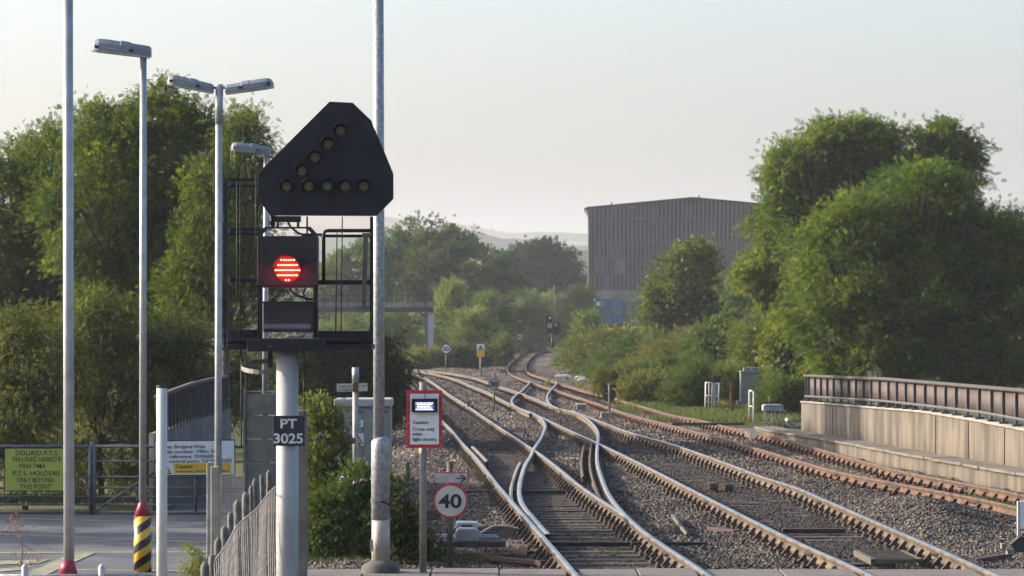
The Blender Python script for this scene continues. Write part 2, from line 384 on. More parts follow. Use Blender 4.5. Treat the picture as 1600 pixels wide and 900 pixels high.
ys = np.concatenate([np.arange(33, 120, .3), np.arange(120, 400, 2.)]); nx = 90
U = np.linspace(0, 1, nx)[None, :]; Yg = ys[:, None] + 0*U; Xg = lbx(ys)[:, None]*(1-U) + rbx(ys)[:, None]*U
Zg = bz(Xg, Yg); Zg -= .30*np.clip(1 - np.minimum(U, 1-U)*nx/3, 0, 1)
i = np.arange(len(ys)-1)[:,None]*nx; j = np.arange(nx-1)[None,:]
Q = np.stack([i+j, i+j+1, i+nx+j+1, i+nx+j], -1).reshape(-1,4)
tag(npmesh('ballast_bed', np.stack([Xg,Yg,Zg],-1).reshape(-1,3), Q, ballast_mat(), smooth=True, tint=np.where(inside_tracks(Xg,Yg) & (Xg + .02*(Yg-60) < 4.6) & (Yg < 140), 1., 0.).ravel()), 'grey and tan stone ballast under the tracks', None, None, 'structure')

def stones(n, y0, y1, s0, s1, name, label):
    g = np.random.default_rng(int(y0))
    y = y0 + (y1-y0) * g.random(n)**1.25; x = lbx(y) + (rbx(y)-lbx(y)) * g.random(n)
    keep = ~((y < 37.9))
    t1 = (x > FN['T1L'][0](y)) & (x < FN['T1R'][0](y)) & (y < 75); keep &= ~(t1 & (g.random(n) < .5))
    for k, (f, a, b) in FN.items():
        keep &= ~((np.abs(x - f(y)) < (.14 if k[0] in 'XY' else .17)) & (y > a) & (y < b))
    x, y = x[keep], y[keep]; n = len(x); tr = inside_tracks(x, y)
    z = bz(x, y) + np.where(tr, -.012, .0) + g.uniform(-.015, .012, n)
    base = np.array([(1,0,0),(0,1,0),(-1,0,0),(0,-1,0),(0,0,1),(0,0,-1)], float)
    tri = np.array([(0,1,4),(1,2,4),(2,3,4),(3,0,4),(1,0,5),(2,1,5),(3,2,5),(0,3,5)])
    s = g.uniform(s0, s1, (n,1,1)) * g.uniform(.6, 1.3, (n,6,1)); ax = g.uniform(.55, 1.2, (n,1,3)); ax[:,:,2] *= .8
    q = g.normal(size=(n,4)); q /= np.linalg.norm(q, axis=1)[:,None]; a,b,c,d = q.T
    Rm = np.stack([1-2*(c*c+d*d),2*(b*c-a*d),2*(b*d+a*c),2*(b*c+a*d),1-2*(b*b+d*d),2*(c*d-a*b),2*(b*d-a*c),2*(c*d+a*b),1-2*(b*b+c*c)],-1).reshape(n,3,3)
    V = np.einsum('nij,nkj->nki', Rm, base[None]*s) * ax + np.stack([x,y,z],-1)[:,None,:]
    Fq = (tri[None] + np.arange(n)[:,None,None]*6).reshape(-1,3)
    patch = .5 + .3*np.sin(x*1.1+y*.35)*np.sin(x*.5-y*.21+2) + .25*np.sin(x*2.7-y*.9)*np.sin(y*.55+x*.9)
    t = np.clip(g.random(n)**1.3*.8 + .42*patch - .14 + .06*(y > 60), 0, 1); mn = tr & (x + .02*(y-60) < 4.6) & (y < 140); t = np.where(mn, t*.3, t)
    m = MATS.get('stones')
    if not m:
        m = bpy.data.materials.new('stones'); m.use_nodes = True; N = m.node_tree.nodes; L = m.node_tree.links; b_ = N['Principled BSDF']
        b_.inputs['Roughness'].default_value = .9; b_.inputs['Specular IOR Level'].default_value = .2
        at = N.new('ShaderNodeAttribute'); at.attribute_name = 'tint'; r = N.new('ShaderNodeValToRGB'); e = r.color_ramp.elements
        e[0].color = (.022,.019,.017,1); e[1].color = (.28,.22,.16,1); e[1].position = 1
        for p_, c_ in ((.2,(.044,.041,.041)),(.5,(.083,.075,.068)),(.8,(.155,.122,.092))): k = e.new(p_); k.color = (*c_,1)
        L.new(at.outputs['Fac'], r.inputs[0]); L.new(r.outputs[0], b_.inputs['Base Color']); MATS['stones'] = m
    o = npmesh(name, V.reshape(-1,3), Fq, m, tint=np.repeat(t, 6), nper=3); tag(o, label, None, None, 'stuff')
stones(300000, 37.9, 75, .017, .040, 'ballast_stones', 'loose grey and tan ballast stones around the near tracks')
stones(110000, 70, 215, .032, .07, 'ballast_stones', 'loose ballast stones around the distant tracks')

# asphalt on the left and the crossing deck
M_asph = mat('asphalt', (.036,.039,.047), .85, 0, (.09,.093,.10), 1.3, .35, 80, detail=12)
M_line = mat('worn_yellow_paint', (.12,.12,.085), .8, 0, (.24,.23,.14), 5)
tag(MB().add([(-60,26,-.03),(-3.0,26,-.03),(-3.0,37.5,-.03),(-3.35,41,-.03),(-4.0,60,-.03),(-5.4,60,-.03),(-5.1,48.4,-.03),(-60,48.4,-.03)], [(0,1,2,3,4,5,6,7)]).build('road', M_asph), 'dark asphalt road in front of the gate', None, None, 'structure')
def gp(px, py, z): d = gd(py, z); return ((px-800)*d/F, d, z)
rm = MB()
for a, b, wd in (((0,805+2),(340,818),1.2),((0,831),(340,847),1.4),((0,863),(340,861),1.6),((0,888),(330,891),1.4)):
    z = -.026; p = [gp(a[0]-60,a[1],z), gp(b[0],b[1],z), gp(b[0],b[1]+wd,z), gp(a[0]-60,a[1]+wd,z)]; rm.add(p, [(3,2,1,0)])
for p in ([(40,897),(110,865),(148,864),(70,899)], [(0,876),(78,874),(60,880),(0,882)], [(0,888.5),(50,884),(40,890),(0,893)]):
    rm.add([gp(x,y,-.022) for x,y in p], [tuple(range(len(p)))[::-1]])
tag(rm.build('road_markings', M_line), 'faded yellow hatched lines painted on the asphalt', None, None, 'structure')
dk = MB(); z1 = -.035
xs = [-60, -1.9]
tracks_x = []
for a, b in (('T1L','T1R'), ('T2L','T2R')): tracks_x += [float(FN[a][0](36.5)), float(FN[b][0](36.5))]
segs = [-2.4] + tracks_x + [12.5]
for i_ in range(len(segs)-1):
    a, b = segs[i_]+.06, segs[i_+1]-.06; n = max(1, int((b-a)/.62)); 
    for k in range(n):
        x0 = a+(b-a)*k/n+.008; x1 = a+(b-a)*(k+1)/n-.008; j_ = random.uniform(-.006,.006)
        dk.box(x0, x1, 32, 37.55+random.uniform(-.06,.03), -.28, z1+j_)
M_deck = mat('crossing_deck_boards', (.075,.066,.06), .8, 0, (.15,.13,.115), 3, .3, 40, stretch=(1,5,1))
tag(dk.build('crossing_deck', M_deck, None, .01), 'worn dark boards of the foot crossing between the rails', None, None, 'structure')
# platform the camera stands on
pf = MB().box(-14, -1.6, -8, 24.6, -.4, .80); pf.add([(-14,24.6,.8),(-1.6,24.6,.8),(-1.9,34.5,-.02),(-14,34.5,-.02)], [(0,1,2,3)])
tag(pf.build('platform', mat('platform_paving', (.14,.135,.13), .85, 0, (.2,.19,.18), 6, .2)), 'station platform with a ramp down to the crossing', None, None, 'structure')

# ------------------------------------------------------------------ foliage
def template(kind):
    V = []; Q = []
    def leaf(p, d, L_, hw, up=(0,0,1)):
        p = np.array(p, float); d = np.array(d, float); d /= np.linalg.norm(d); s = np.cross(d, up); s /= np.linalg.norm(s)+1e-9; o = len(V)
        V.extend([p, p + d*L_*.45 + s*hw + np.array(up)*.02*L_, p + d*L_, p + d*L_*.45 - s*hw + np.array(up)*.02*L_]); Q.append((o,o+1,o+2,o+3))
    if kind == 'ash':
        for i_, x in enumerate((.15,.42,.7)):
            for s in (-1,1): leaf((x,0,-.1*x*x), (.45,s*.9,-.35+.5*((i_*3+s) % 3)/2), .40, .115, (.3*math.sin(i_*5+s), .4*s*math.cos(i_*3), 1))
        leaf((.85,0,-.1), (1,0,-.2), .38, .115)
    elif kind == 'broad':
        for k in range(7):
            a = k*2.4; leaf((k*.12,0,0), (.5*math.cos(a)+.5, math.sin(a), .25*math.cos(a*1.7)-.1), .42, .15)
    elif kind == 'lance':
        for k in range(5):
            for s in (-1,1): leaf((k*.22,0,-.03*k*k), (.5,s*.6,-.55-.1*k), .5, .07)
    elif kind == 'fine':
        for k in range(9):
            a = k*2.4; leaf((k*.11,0,0), (.8, .7*math.sin(a), .6*math.cos(a)), .3, .075)
    elif kind == 'blade':
        for k in range(5):
            a = k*1.9; leaf((0,0,0), (.35*math.cos(a), .35*math.sin(a), 1), .8+.2*math.sin(k*3), .035, (math.sin(a),-math.cos(a),0))
    elif kind == 'needle':
        for k in range(10):
            a = k*2.4; leaf((k*.1,0,0), (.6, math.sin(a), .6*math.cos(a)), .3, .05)
    return np.array(V), np.array(Q)
TPL = {k: template(k) for k in ('ash','broad','lance','fine','blade','needle')}
def sprigs(kind, Cn, D, S, tint, g, upn=.6, roll=.6):
    Vt, Qt = TPL[kind]; n = len(Cn)
    X = D / (np.linalg.norm(D, axis=1)[:,None]+1e-9); U = np.array([0,0,1.])[None] * upn + g.normal(size=(n,3))*roll
    Y = np.cross(U, X); Y /= (np.linalg.norm(Y, axis=1)[:,None]+1e-9); Z = np.cross(X, Y)
    V = Cn[:,None,:] + S[:,None,None]*(Vt[None,:,0:1]*X[:,None,:] + Vt[None,:,1:2]*Y[:,None,:] + Vt[None,:,2:3]*Z[:,None,:])
    Q = Qt[None] + np.arange(n)[:,None,None]*len(Vt)
    nl = len(Qt); tv = np.repeat(tint[:,None], nl, 1) + g.normal(size=(n,nl))*.06
    return V.reshape(-1,3), Q.reshape(-1,4), np.clip(np.repeat(tv, 4, 1).ravel(), 0, 1)
def crown(lobes, kind, leaf, nsp, clump, g, ybias=0, droop=0., tint0=.5, ragged=.25, keep_in=.15):
    """lobes (cx,cy,cz,rx,ry,rz); nsp sprigs gathered in clumps over and inside the lobes"""
    Lb = np.array(lobes, float); a = (Lb[:,3]*Lb[:,5] + Lb[:,3]*Lb[:,4] + Lb[:,4]*Lb[:,5]); a /= a.sum()
    ncl = max(8, int(a.size*3 + nsp/62)); li = g.choice(len(Lb), ncl, p=a)
    d = g.normal(size=(ncl,3)); d /= np.linalg.norm(d, axis=1)[:,None]
    u = np.where(g.random(ncl) < keep_in, g.uniform(.2,.7,ncl), g.uniform(.72,1.0+ragged*.5,ncl)); u = np.where(g.random(ncl) < .08, u*(1+ragged*.7), u)
    P = Lb[li,:3] + d*Lb[li,3:6]*u[:,None]
    deep = np.zeros(ncl, bool)
    for k in range(len(Lb)):
        q = np.linalg.norm((P - Lb[k,:3])/Lb[k,3:6], axis=1); deep |= (q < .6) & (li != k)
    ok = ~deep | (g.random(ncl) < .35); P = P[ok]; d = d[ok]; li = li[ok]; ncl = len(P)
    ct = g.normal(size=ncl)*.18
    ci = g.integers(0, ncl, nsp); cs = clump*g.uniform(.6,1.3,ncl)
    off = g.normal(size=(nsp,3))*np.array([1,1,.7]); off *= (cs[ci]*.40)[:,None]
    Cn = P[ci] + off
    D = d[ci]*.8 + off/(cs[ci][:,None]+1e-6)*.6 + g.normal(size=(nsp,3))*.45 + np.array([0,0,-droop])
    S = leaf*g.uniform(.7,1.3,nsp)
    V, Q, t = sprigs(kind, Cn, D, S, tint0 + ct[ci], g)
    return V, Q, t, P, li
def limbs(lobes, P, li, base, g, tr, nb=70, lean=0.):
    mb = MB(); Lb = np.array(lobes); c0 = Lb[:,:3].mean(0); base = np.array(base, float)
    fork = base + (c0-base)*np.array([.3,.3,.35]); fork[2] = base[2] + max(.3, (c0[2]-base[2])*.45)
    mb.tube([base - np.array([0,0,.3]), base*.5+fork*.5+g.normal(size=3)*tr*.4, fork], [tr*1.25, tr, tr*.85], 8)
    br = MB(); cen = {}
    for k in range(len(Lb)):
        e_ = Lb[k,:3]; mid = (fork+e_)/2 + g.normal(size=3)*Lb[k,3]*.12; cen[k] = (fork, mid, e_)
        br.tube([fork, mid, e_], [tr*.6, tr*.42, tr*.22], 6)
    for i in g.permutation(len(P))[:nb]:
        k = li[i]; s = Lb[k,:3] if g.random() < .6 else cen[k][1]; e_ = P[i]; mid = (s+e_)/2 + g.normal(size=3)*np.linalg.norm(e_-s)*.1
        br.tube([s, mid, e_], [tr*.22, tr*.13, tr*.05], 4, caps=False)
    return mb, br
TREES = []
def tree(name, label, cat, px, d, lobes, kind, leaf, nsp, clump, m, tr=.15, group=None, z0=-.35, tint0=.5, droop=.1, ragged=.25, flat=.8, spread=.5, nb=70, seed=1, keep_in=.15, trunks=1):
    """lobes as photo pixels (px,py,rx,ry[,dy]); the tree stands at depth d"""
    g = np.random.default_rng(seed); X0 = (px-800)*d/F; e = bpy.data.objects.new(name, None); C.objects.link(e); e.location = (X0, d, z0)
    tag(e, label, cat, group); k = d/F; L3 = []
    for q in lobes:
        x, y, rx, ry = q[:4]; dy = q[4] if len(q) > 4 else g.uniform(-spread, spread)*rx*k
        L3.append(((x-px)*k, dy, HC-(y-YH)*k-z0, rx*k*.92, (rx+ry)/2*k*flat*.92, ry*k*.92))
    lp = 7.6 if d < 160 else 6.8; nl_ = len(lobes); leaf = min(leaf, lp*k); clump = min(clump, (34 if d < 110 else 26 if d < 200 else 17)*k); nsp = int(nsp*2.1)
    if len(L3) >= 5:
        for q in list(L3):
            for _ in range(3):
                a_ = g.uniform(-.5, 3.64); f_ = g.uniform(.3, .58)
                L3.append((q[0]+q[3]*.92*math.cos(a_), q[1]+g.uniform(-.6,.3)*q[4], q[2]+q[5]*.92*math.sin(a_), q[3]*f_, q[4]*f_, q[5]*f_))
    V, Q, t, P, li = crown(L3, kind, leaf, nsp, clump, g, droop=droop, tint0=tint0, ragged=ragged, keep_in=keep_in)
    ok = V[:,2].reshape(-1,4).min(1) > .02; idx = np.repeat(ok, 4)
    V = V[idx]; t = t[idx]; Q = np.arange(len(V)).reshape(-1,4)
    npmesh('crown', V, Q, m, e, t)
    for q in range(trunks):
        mb, br = limbs(L3, P, li, (g.uniform(-.2,.2)*(trunks > 1)*4*tr*5, 0, 0), g, tr, nb//trunks)
        mb.build('trunk', M_bark(), e)
        br.build('branches', M_bark(), e)
    TREES.append(e); return e
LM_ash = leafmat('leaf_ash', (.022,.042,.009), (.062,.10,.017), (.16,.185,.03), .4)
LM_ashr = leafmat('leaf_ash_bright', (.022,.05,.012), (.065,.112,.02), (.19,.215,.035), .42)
LM_bud = leafmat('leaf_buddleia', (.025,.038,.012), (.07,.09,.024), (.2,.2,.04), .35)
LM_dark = leafmat('leaf_dark', (.008,.018,.006), (.018,.034,.009), (.04,.06,.015), .15)
LM_yel = leafmat('leaf_yellow_green', (.045,.07,.016), (.11,.14,.03), (.24,.22,.045))
LM_wil = leafmat('leaf_willow', (.05,.085,.03), (.10,.15,.05), (.2,.24,.09))
LM_oak = leafmat('leaf_oak', (.012,.025,.012), (.024,.042,.018), (.05,.075,.03), .2)
LM_mid = leafmat('leaf_midgreen', (.022,.045,.014), (.05,.085,.024), (.11,.15,.04))
LM_scr = leafmat('leaf_scrub', (.045,.055,.018), (.10,.115,.032), (.2,.18,.055))
LM_con = leafmat('needles', (.01,.02,.014), (.018,.032,.022), (.03,.05,.03), .05)

# left: three ash trees
tree('ash_tree', 'leafy ash tree at the left edge, lower than the tall one beside it', 'tree', 50, 84,
     [(60,340,75,90),(150,350,60,70),(100,430,90,70),(0,320,80,90),(110,280,70,75),(40,420,110,90),(-60,380,90,110),(120,370,60,90),(20,250,24,30),(105,235,42,40),(140,480,80,70),(-20,520,80,70)], 'ash', .34, 20000, .75, LM_ash, .16, 'ash trees on the left', seed=11, ragged=.4)
tree('ash_tree', 'tallest ash tree on the left, behind the first two slender lamp posts', 'tree', 235, 80,
     [(200,265,85,85),(320,400,60,70),(160,420,70,70),(300,300,60,60),(280,240,80,70),(240,208,72,58),(165,215,48,45),(300,188,50,32),(310,330,80,90),(200,380,90,90),(130,330,70,90),(270,430,85,80),(330,270,50,60),(230,510,90,70)], 'ash', .34, 30000, .72, LM_ash, .2, 'ash trees on the left', seed=12, ragged=.38, nb=130, keep_in=.1)
tree('ash_tree', 'thin airy ash tree on the left whose branches reach behind the red signal', 'tree', 345, 77,
     [(375,240,38,48),(360,310,52,58),(400,270,24,40),(345,390,60,60),(385,360,30,60),(330,470,80,70),(400,440,50,60),(365,195,26,18),(400,330,24,26)], 'ash', .3, 9500, .6, LM_ash, .11, 'ash trees on the left', seed=13, ragged=.45, nb=130)
# more trees of the same belt, out of frame to the left; they shade the near tracks as in the photograph
for i_, (x_, y_, h_) in enumerate(((-16,50,7.4),(-15,45,6.4),(-20,57,8.8))):
    s_ = TREES[1] if i_ % 2 else TREES[0]; c_ = s_.copy(); C.objects.link(c_); c_.location = (x_, y_, -.35); c_.rotation_euler = (0,0,1.3*i_+.7); q_ = h_/8.; c_.scale = (q_*.75,q_*.75,q_)
    c_['label'] = 'ash tree of the belt to the left, outside the picture'; c_['group'] = 'ash trees out of view on the left'
    for ch in s_.children:
        k_ = ch.copy(); C.objects.link(k_); k_.parent = c_
# buddleia bushes behind the gate
def spikes(e, g, n, box, m, r=.018, L_=.22, name='flower_spike', up=1.):
    mb = MB()
    for _ in range(n):
        p = Vector((g.uniform(box[0],box[1]), g.uniform(box[2],box[3]), g.uniform(box[4],box[5])))
        a = g.uniform(0,6.3); dx, dy = math.cos(a), math.sin(a)*.5
        mb.tube([p, p+Vector((dx*.35,dy*.35,.35*up))*L_, p+Vector((dx*.8,dy*.8,.25*up))*L_, p+Vector((dx*1.15,dy*1.15,-.12))*L_], [r*.5, r, r*.9, r*.25], 5)
    return tag(mb.build(name, m, e), kind='stuff')
M_seed = mat('dry_seed_heads', (.03,.018,.012), .9, 0, (.10,.05,.03), 20)
M_lilac = mat('lilac_petals', (.35,.22,.42), .8, 0, (.5,.32,.52), 20)
M_pink = mat('pink_petals', (.5,.25,.36), .8, 0, (.62,.38,.45), 20)
for i_, (px, lob, lb, t0) in enumerate((
    (40, [(20,560,60,60),(30,730,90,50),(70,600,60,70),(-30,600,60,80),(50,520,40,40),(10,660,80,50)], 'buddleia bush with yellowing leaves at the left edge behind the yellow notice', .66),
    (160, [(150,530,60,55),(150,740,80,45),(190,590,60,70),(120,600,55,70),(170,490,40,30),(150,670,80,50)], 'buddleia bush with brown drooping seed heads between the first two lamp posts', .5),
    (275, [(250,540,50,50),(240,730,60,50),(290,580,50,60),(235,620,50,60),(300,640,50,50)], 'dark green buddleia bush behind the white notice and the curved parapet', .34))):
    e = tree('buddleia_bush', lb, 'bush', px, 58+i_, lob, 'lance', .26, 6500, .42, LM_bud, .05, 'buddleia bushes behind the gate', seed=20+i_, tint0=t0, droop=.5, ragged=.3, nb=60)
    g = np.random.default_rng(30+i_); spikes(e, g, 70, (-.75,.75,-.9,.2,.9,2.75), M_seed, .016, .3, 'seed_heads')
# scrub and weeds left of the track
tree('dark_bush', 'dark rounded bush with drooping leaves behind the pale cabinet and the galvanised mast', 'bush', 565, 78,
     [(570,590,45,45),(610,610,28,50),(530,600,35,45),(560,640,60,35),(585,560,32,26)], 'lance', .28, 6000, .5, LM_dark, .07, seed=31, tint0=.35, droop=.8)
tree('buddleia_bush', 'distant grey-green bush directly behind the white signal post', 'bush', 480, 92,
     [(480,570,35,45),(440,600,45,40),(500,620,35,40),(460,540,30,30),(395,560,30,30)], 'fine', .3, 4500, .5, LM_mid, .06, seed=32, tint0=.4)
e = tree('roadside_bush', 'bush with reddish seed heads behind the curved railing near the parked white vehicle', 'bush', 330, 86,
     [(300,590,45,30),(345,580,35,35),(372,615,28,35),(330,630,50,30),(380,575,22,22)], 'broad', .22, 4200, .45, LM_scr, .05, seed=33, tint0=.45)
spikes(e, np.random.default_rng(3), 60, (-.9,.6,-.6,0,1.0,1.9), mat('red_brown_heads', (.12,.05,.04), .9, 0, (.22,.1,.08), 20), .03, .2, 'seed_heads')
e = tree('weed_clump', 'sunlit weeds with lilac flowers between the black number plate and the pale cabinet', 'weeds', 510, 46,
     [(505,690,24,50),(520,740,30,45),(497,655,16,30),(512,670,12,30),(515,790,36,50),(545,800,30,40),(500,830,30,40)], 'broad', .13, 5200, .26, LM_yel, .02, seed=34, tint0=.5, z0=-.2)
for nm, mm, q in (('lilac_flowers', M_lilac, 7), ('pink_flowers', M_pink, 6)):
    spikes(e, np.random.default_rng(q), q, (-.22,.28,-.3,-.05,1.0,1.55), mm, .03, .12, nm)
e = tree('buddleia_bush', 'buddleia with lilac flowers growing in front of the pale equipment cabinet', 'bush', 545, 41,
     [(530,800,34,45),(565,810,32,45),(545,760,30,30),(580,790,22,50),(530,850,40,35),(575,855,40,30),(500,855,28,30)], 'broad', .13, 6500, .24, LM_mid, .03, seed=35, tint0=.62, z0=-.2, droop=.3)
spikes(e, np.random.default_rng(4), 4, (-.3,.3,-.35,-.1,.7,1.0), M_lilac, .016, .08, 'lilac_flowers')
tree('weed_clump', 'dark weeds at the foot of the post with the lit caution board', 'weeds', 625, 40, [(620,820,22,40),(640,850,26,26),(612,780,10,40),(665,865,20,14)], 'broad', .12, 1800, .22, LM_dark, .015, seed=36, tint0=.7, z0=-.15)
e = tree('dry_weed', 'dry thin reddish weed stems in front of the yellow notice at lower left', 'weeds', 32, 24, [(32,830,18,40),(50,860,18,30)], 'fine', .05, 60, .1, mat('dry_stems', (.2,.08,.04), .9), .004, seed=37, z0=.8, nb=26)
tree('weed_clump', 'yellow-green weed growing at the foot of the pale concrete fence posts', 'weeds', 300, 30, [(298,866,11,14),(304,882,16,12)], 'fine', .08, 260, .1, LM_yel, .006, seed=38, z0=.3, tint0=.6)

# centre and far
B = tree
B('broadleaf_tree', 'big rounded tree rising behind the signal gantry right of the galvanised mast', 'tree', 680, 300,
  [(680,420,70,60),(640,430,55,65),(720,440,60,60),(690,385,45,30),(620,400,30,35),(755,440,40,45),(650,480,70,50),(740,500,60,40)], 'broad', 1.0, 9000, 2.4, LM_mid, .35, seed=41, tint0=.42, ragged=.18)
B('broadleaf_tree', 'lighter tree showing through the right half of the signal cage', 'tree', 550, 290,
  [(550,430,45,45),(590,410,35,40),(520,460,40,50),(575,470,50,40)], 'broad', .95, 5000, 2.2, LM_wil, .3, seed=42, tint0=.3, ragged=.2)
B('oak_tree', 'dark spreading oak in the distance left of the grey industrial shed', 'tree', 845, 400,
  [(845,410,36,24),(815,420,28,28),(880,425,22,26),(850,440,45,24),(893,442,14,12),(800,440,22,26)], 'broad', 1.05, 6500, 2.6, LM_oak, .45, seed=43, tint0=.45, ragged=.2)
B('dark_tree', 'dark tree filling the gap between the big rounded tree and the oak', 'tree', 785, 350,
  [(780,450,35,40),(770,480,45,45),(810,470,35,35),(750,500,40,40)], 'broad', 1.0, 4500, 2.4, LM_mid, .3, seed=44, tint0=.22)
wil = [(700,490,[(700,490,24,36),(712,470,14,26),(690,520,30,25),(706,540,34,20)],'young willow with pale leaves just right of the gantry leg',240,.6),
 (770,500,[(770,500,22,38),(755,520,24,30),(772,528,24,22)],'slim pale willow behind the yellow warning board',255,.38),
 (735,520,[(735,515,26,28),(760,530,26,20),(745,548,40,16)],'bright yellow-green low bush behind the yellow warning board',225,.75),
 (820,495,[(820,490,26,30),(805,510,24,30),(840,510,24,28)],'pale green tree left of the distant dark signal',320,.4),
 (865,490,[(860,485,28,26),(885,492,20,22),(870,515,26,22)],'pale willow scrub behind the distant dark signal',345,.5)]
for i_, (px, _, lob, lb, d_, t0) in enumerate(wil):
    B('willow_tree', lb, 'tree', px, d_, lob, 'fine', .75, 3600, 1.5, LM_wil, .12, 'young willows beyond the junction', seed=50+i_, tint0=t0, ragged=.3)
mid = [(620,225,[(620,540,40,30),(600,510,30,40),(640,520,30,40)],'yellow-green scrub under the signal gantry beside the mast',LM_wil,.55),
 (655,204,[(655,562,36,14),(630,570,26,9),(684,566,26,12)],'rusty green brambles behind the far white speed disc',LM_scr,.5),
 (545,228,[(545,525,40,40),(510,540,35,36),(575,540,30,34)],'yellow-green scrub seen below the signal cage',LM_wil,.5),
 (725,205,[(725,560,26,18),(700,566,24,12)],'low bramble bush left of the yellow warning board',LM_mid,.4),
 (775,222,[(770,553,24,16),(755,564,26,10),(787,545,13,12)],'bramble bush right of the yellow warning board',LM_scr,.4),
 (835,330,[(835,530,22,20),(815,540,18,14),(800,535,20,14)],'dark bush on the inside of the far track curve',LM_dark,.95),
 (865,375,[(862,535,22,24),(845,520,26,24),(885,525,22,24),(830,515,26,22)],'dark bush closing the view behind the far track curve',LM_mid,.05)]
for i_, (px, d_, lob, lb, m_, t0) in enumerate(mid):
    B('scrub_bush', lb, 'bush', px, d_, lob, 'fine', .6, 3000, 1.1, m_, .06, 'scrub beyond the junction', seed=60+i_, tint0=t0, ragged=.3)
rt = [(885,215,[(900,550,20,22),(914,522,16,34),(888,564,14,9),(912,560,26,16)],'pale green bush on the right where the rusty track bends',LM_wil,.35),
 (935,190,[(940,560,40,30),(915,575,26,16),(970,545,30,30)],'yellow-green bush at the left foot of the big shed',LM_scr,.5),
 (970,172,[(960,570,40,34),(1000,560,36,36),(945,590,30,14)],'olive bramble bush behind the back of the dark disc signal',LM_mid,.6),
 (965,230,[(955,538,18,10),(975,540,18,12)],'bright lime-leaved bush below the blue container',LM_yel,.75),
 (1045,160,[(1040,570,40,40),(1080,560,40,44),(1010,590,30,20)],'mixed green bush left of the small white-framed steps',LM_scr,.55),
 (1125,150,[(1120,550,40,46),(1155,560,36,40),(1100,590,36,20)],'bush with yellowing leaves behind the small black sign',LM_mid,.7),
 (1195,138,[(1190,545,40,50),(1225,560,32,50),(1170,580,36,30)],'leafy bush right behind the grey equipment cabinet',LM_yel,.35),
 (1240,125,[(1240,590,26,40),(1225,540,24,50)],'bright bush at the far end of the concrete parapet',LM_yel,.5),
 (1070,200,[(1065,520,34,18),(1100,515,30,18),(1140,508,36,20)],'brownish shrubs between the maple and the ash tree',LM_scr,.35),
 (1180,190,[(1170,495,34,22),(1205,500,34,26),(1150,515,30,20)],'dull brown-green shrubs below the pale sheds',LM_scr,.45),
 (905,300,[(905,480,16,26),(912,510,18,26),(895,515,18,20)],'tall pale bush against the left corner of the big shed',LM_wil,.55)]
for i_, (px, d_, lob, lb, m_, t0) in enumerate(rt):
    B('trackside_bush', lb, 'bush', px, d_, lob, 'broad' if i_ % 2 else 'fine', .24+d_/900, 4200, .55+d_/500, m_, .05, 'bushes along the right side of the line', seed=70+i_, tint0=t0, ragged=.35)
for i_, (px, d_, lob, lb, m_, t0) in enumerate((
 (1000,118,[(990,608,22,10),(1015,606,28,14),(1045,610,24,12)],'low pinkish weeds left of the white steps',LM_scr,.6),
 (1075,112,[(1065,610,26,16),(1090,600,26,24),(1080,625,30,10)],'olive weeds right behind the white steps',LM_mid,.55),
 (1140,116,[(1140,600,22,22),(1165,605,20,20),(1130,615,22,14)],'yellow-green weeds around the leaning rusty post',LM_yel,.3),
 (1215,104,[(1215,620,22,22),(1238,625,18,24),(1200,632,18,12)],'green weeds behind the pale trough box',LM_mid,.6),
 (965,128,[(950,594,22,12),(975,594,28,16)],'rough brambles right of the pale litter',LM_scr,.4),
 (1050,128,[(1040,588,34,22),(1075,580,26,28),(1010,594,24,16)],'leafy brambles reaching down towards the rusty track',LM_mid,.62))):
    B('weed_clump', lb, 'weeds', px, d_, lob, 'fine', .2, 2600, .5, m_, .02, 'weeds on the right verge', seed=170+i_, tint0=t0, ragged=.4, nb=30)
B('maple_tree', 'small upright yellow-green maple in front of the grey industrial shed', 'tree', 1068, 175,
  [(1075,420,32,28),(1060,450,40,30),(1085,470,44,36),(1050,490,36,30),(1105,400,14,14),(1040,470,24,24),(1080,510,46,24),(1085,395,18,14),(1030,500,18,24)], 'broad', .42, 5200, .8, LM_yel, .12, seed=81, tint0=.38, ragged=.35)
B('ash_tree', 'large ash tree behind the right parapet with a glowing yellow-green top', 'tree', 1400, 104,
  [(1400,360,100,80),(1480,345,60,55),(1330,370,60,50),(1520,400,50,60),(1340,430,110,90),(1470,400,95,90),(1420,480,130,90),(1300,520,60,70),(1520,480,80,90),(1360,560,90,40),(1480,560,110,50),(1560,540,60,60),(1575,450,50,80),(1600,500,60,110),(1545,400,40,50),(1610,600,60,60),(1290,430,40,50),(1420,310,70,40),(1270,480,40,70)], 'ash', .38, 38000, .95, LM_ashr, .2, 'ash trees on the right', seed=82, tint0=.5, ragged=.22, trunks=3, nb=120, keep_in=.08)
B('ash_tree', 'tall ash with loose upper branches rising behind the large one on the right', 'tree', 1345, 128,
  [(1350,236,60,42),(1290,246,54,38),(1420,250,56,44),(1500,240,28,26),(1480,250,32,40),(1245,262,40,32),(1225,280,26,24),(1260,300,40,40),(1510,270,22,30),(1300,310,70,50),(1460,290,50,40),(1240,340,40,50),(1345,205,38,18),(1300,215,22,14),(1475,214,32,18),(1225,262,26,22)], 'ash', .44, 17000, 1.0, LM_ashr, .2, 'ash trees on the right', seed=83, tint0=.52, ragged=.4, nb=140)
B('ash_tree', 'leafy ash left of the big one, its low boughs hanging over the pale sheds', 'tree', 1225, 135,
  [(1232,400,42,60),(1212,350,30,30),(1220,450,38,40),(1195,415,30,20),(1175,435,24,14),(1245,480,30,50)], 'ash', .42, 6000, .9, LM_ash, .15, 'ash trees on the right', seed=84, tint0=.7, ragged=.4, nb=120)
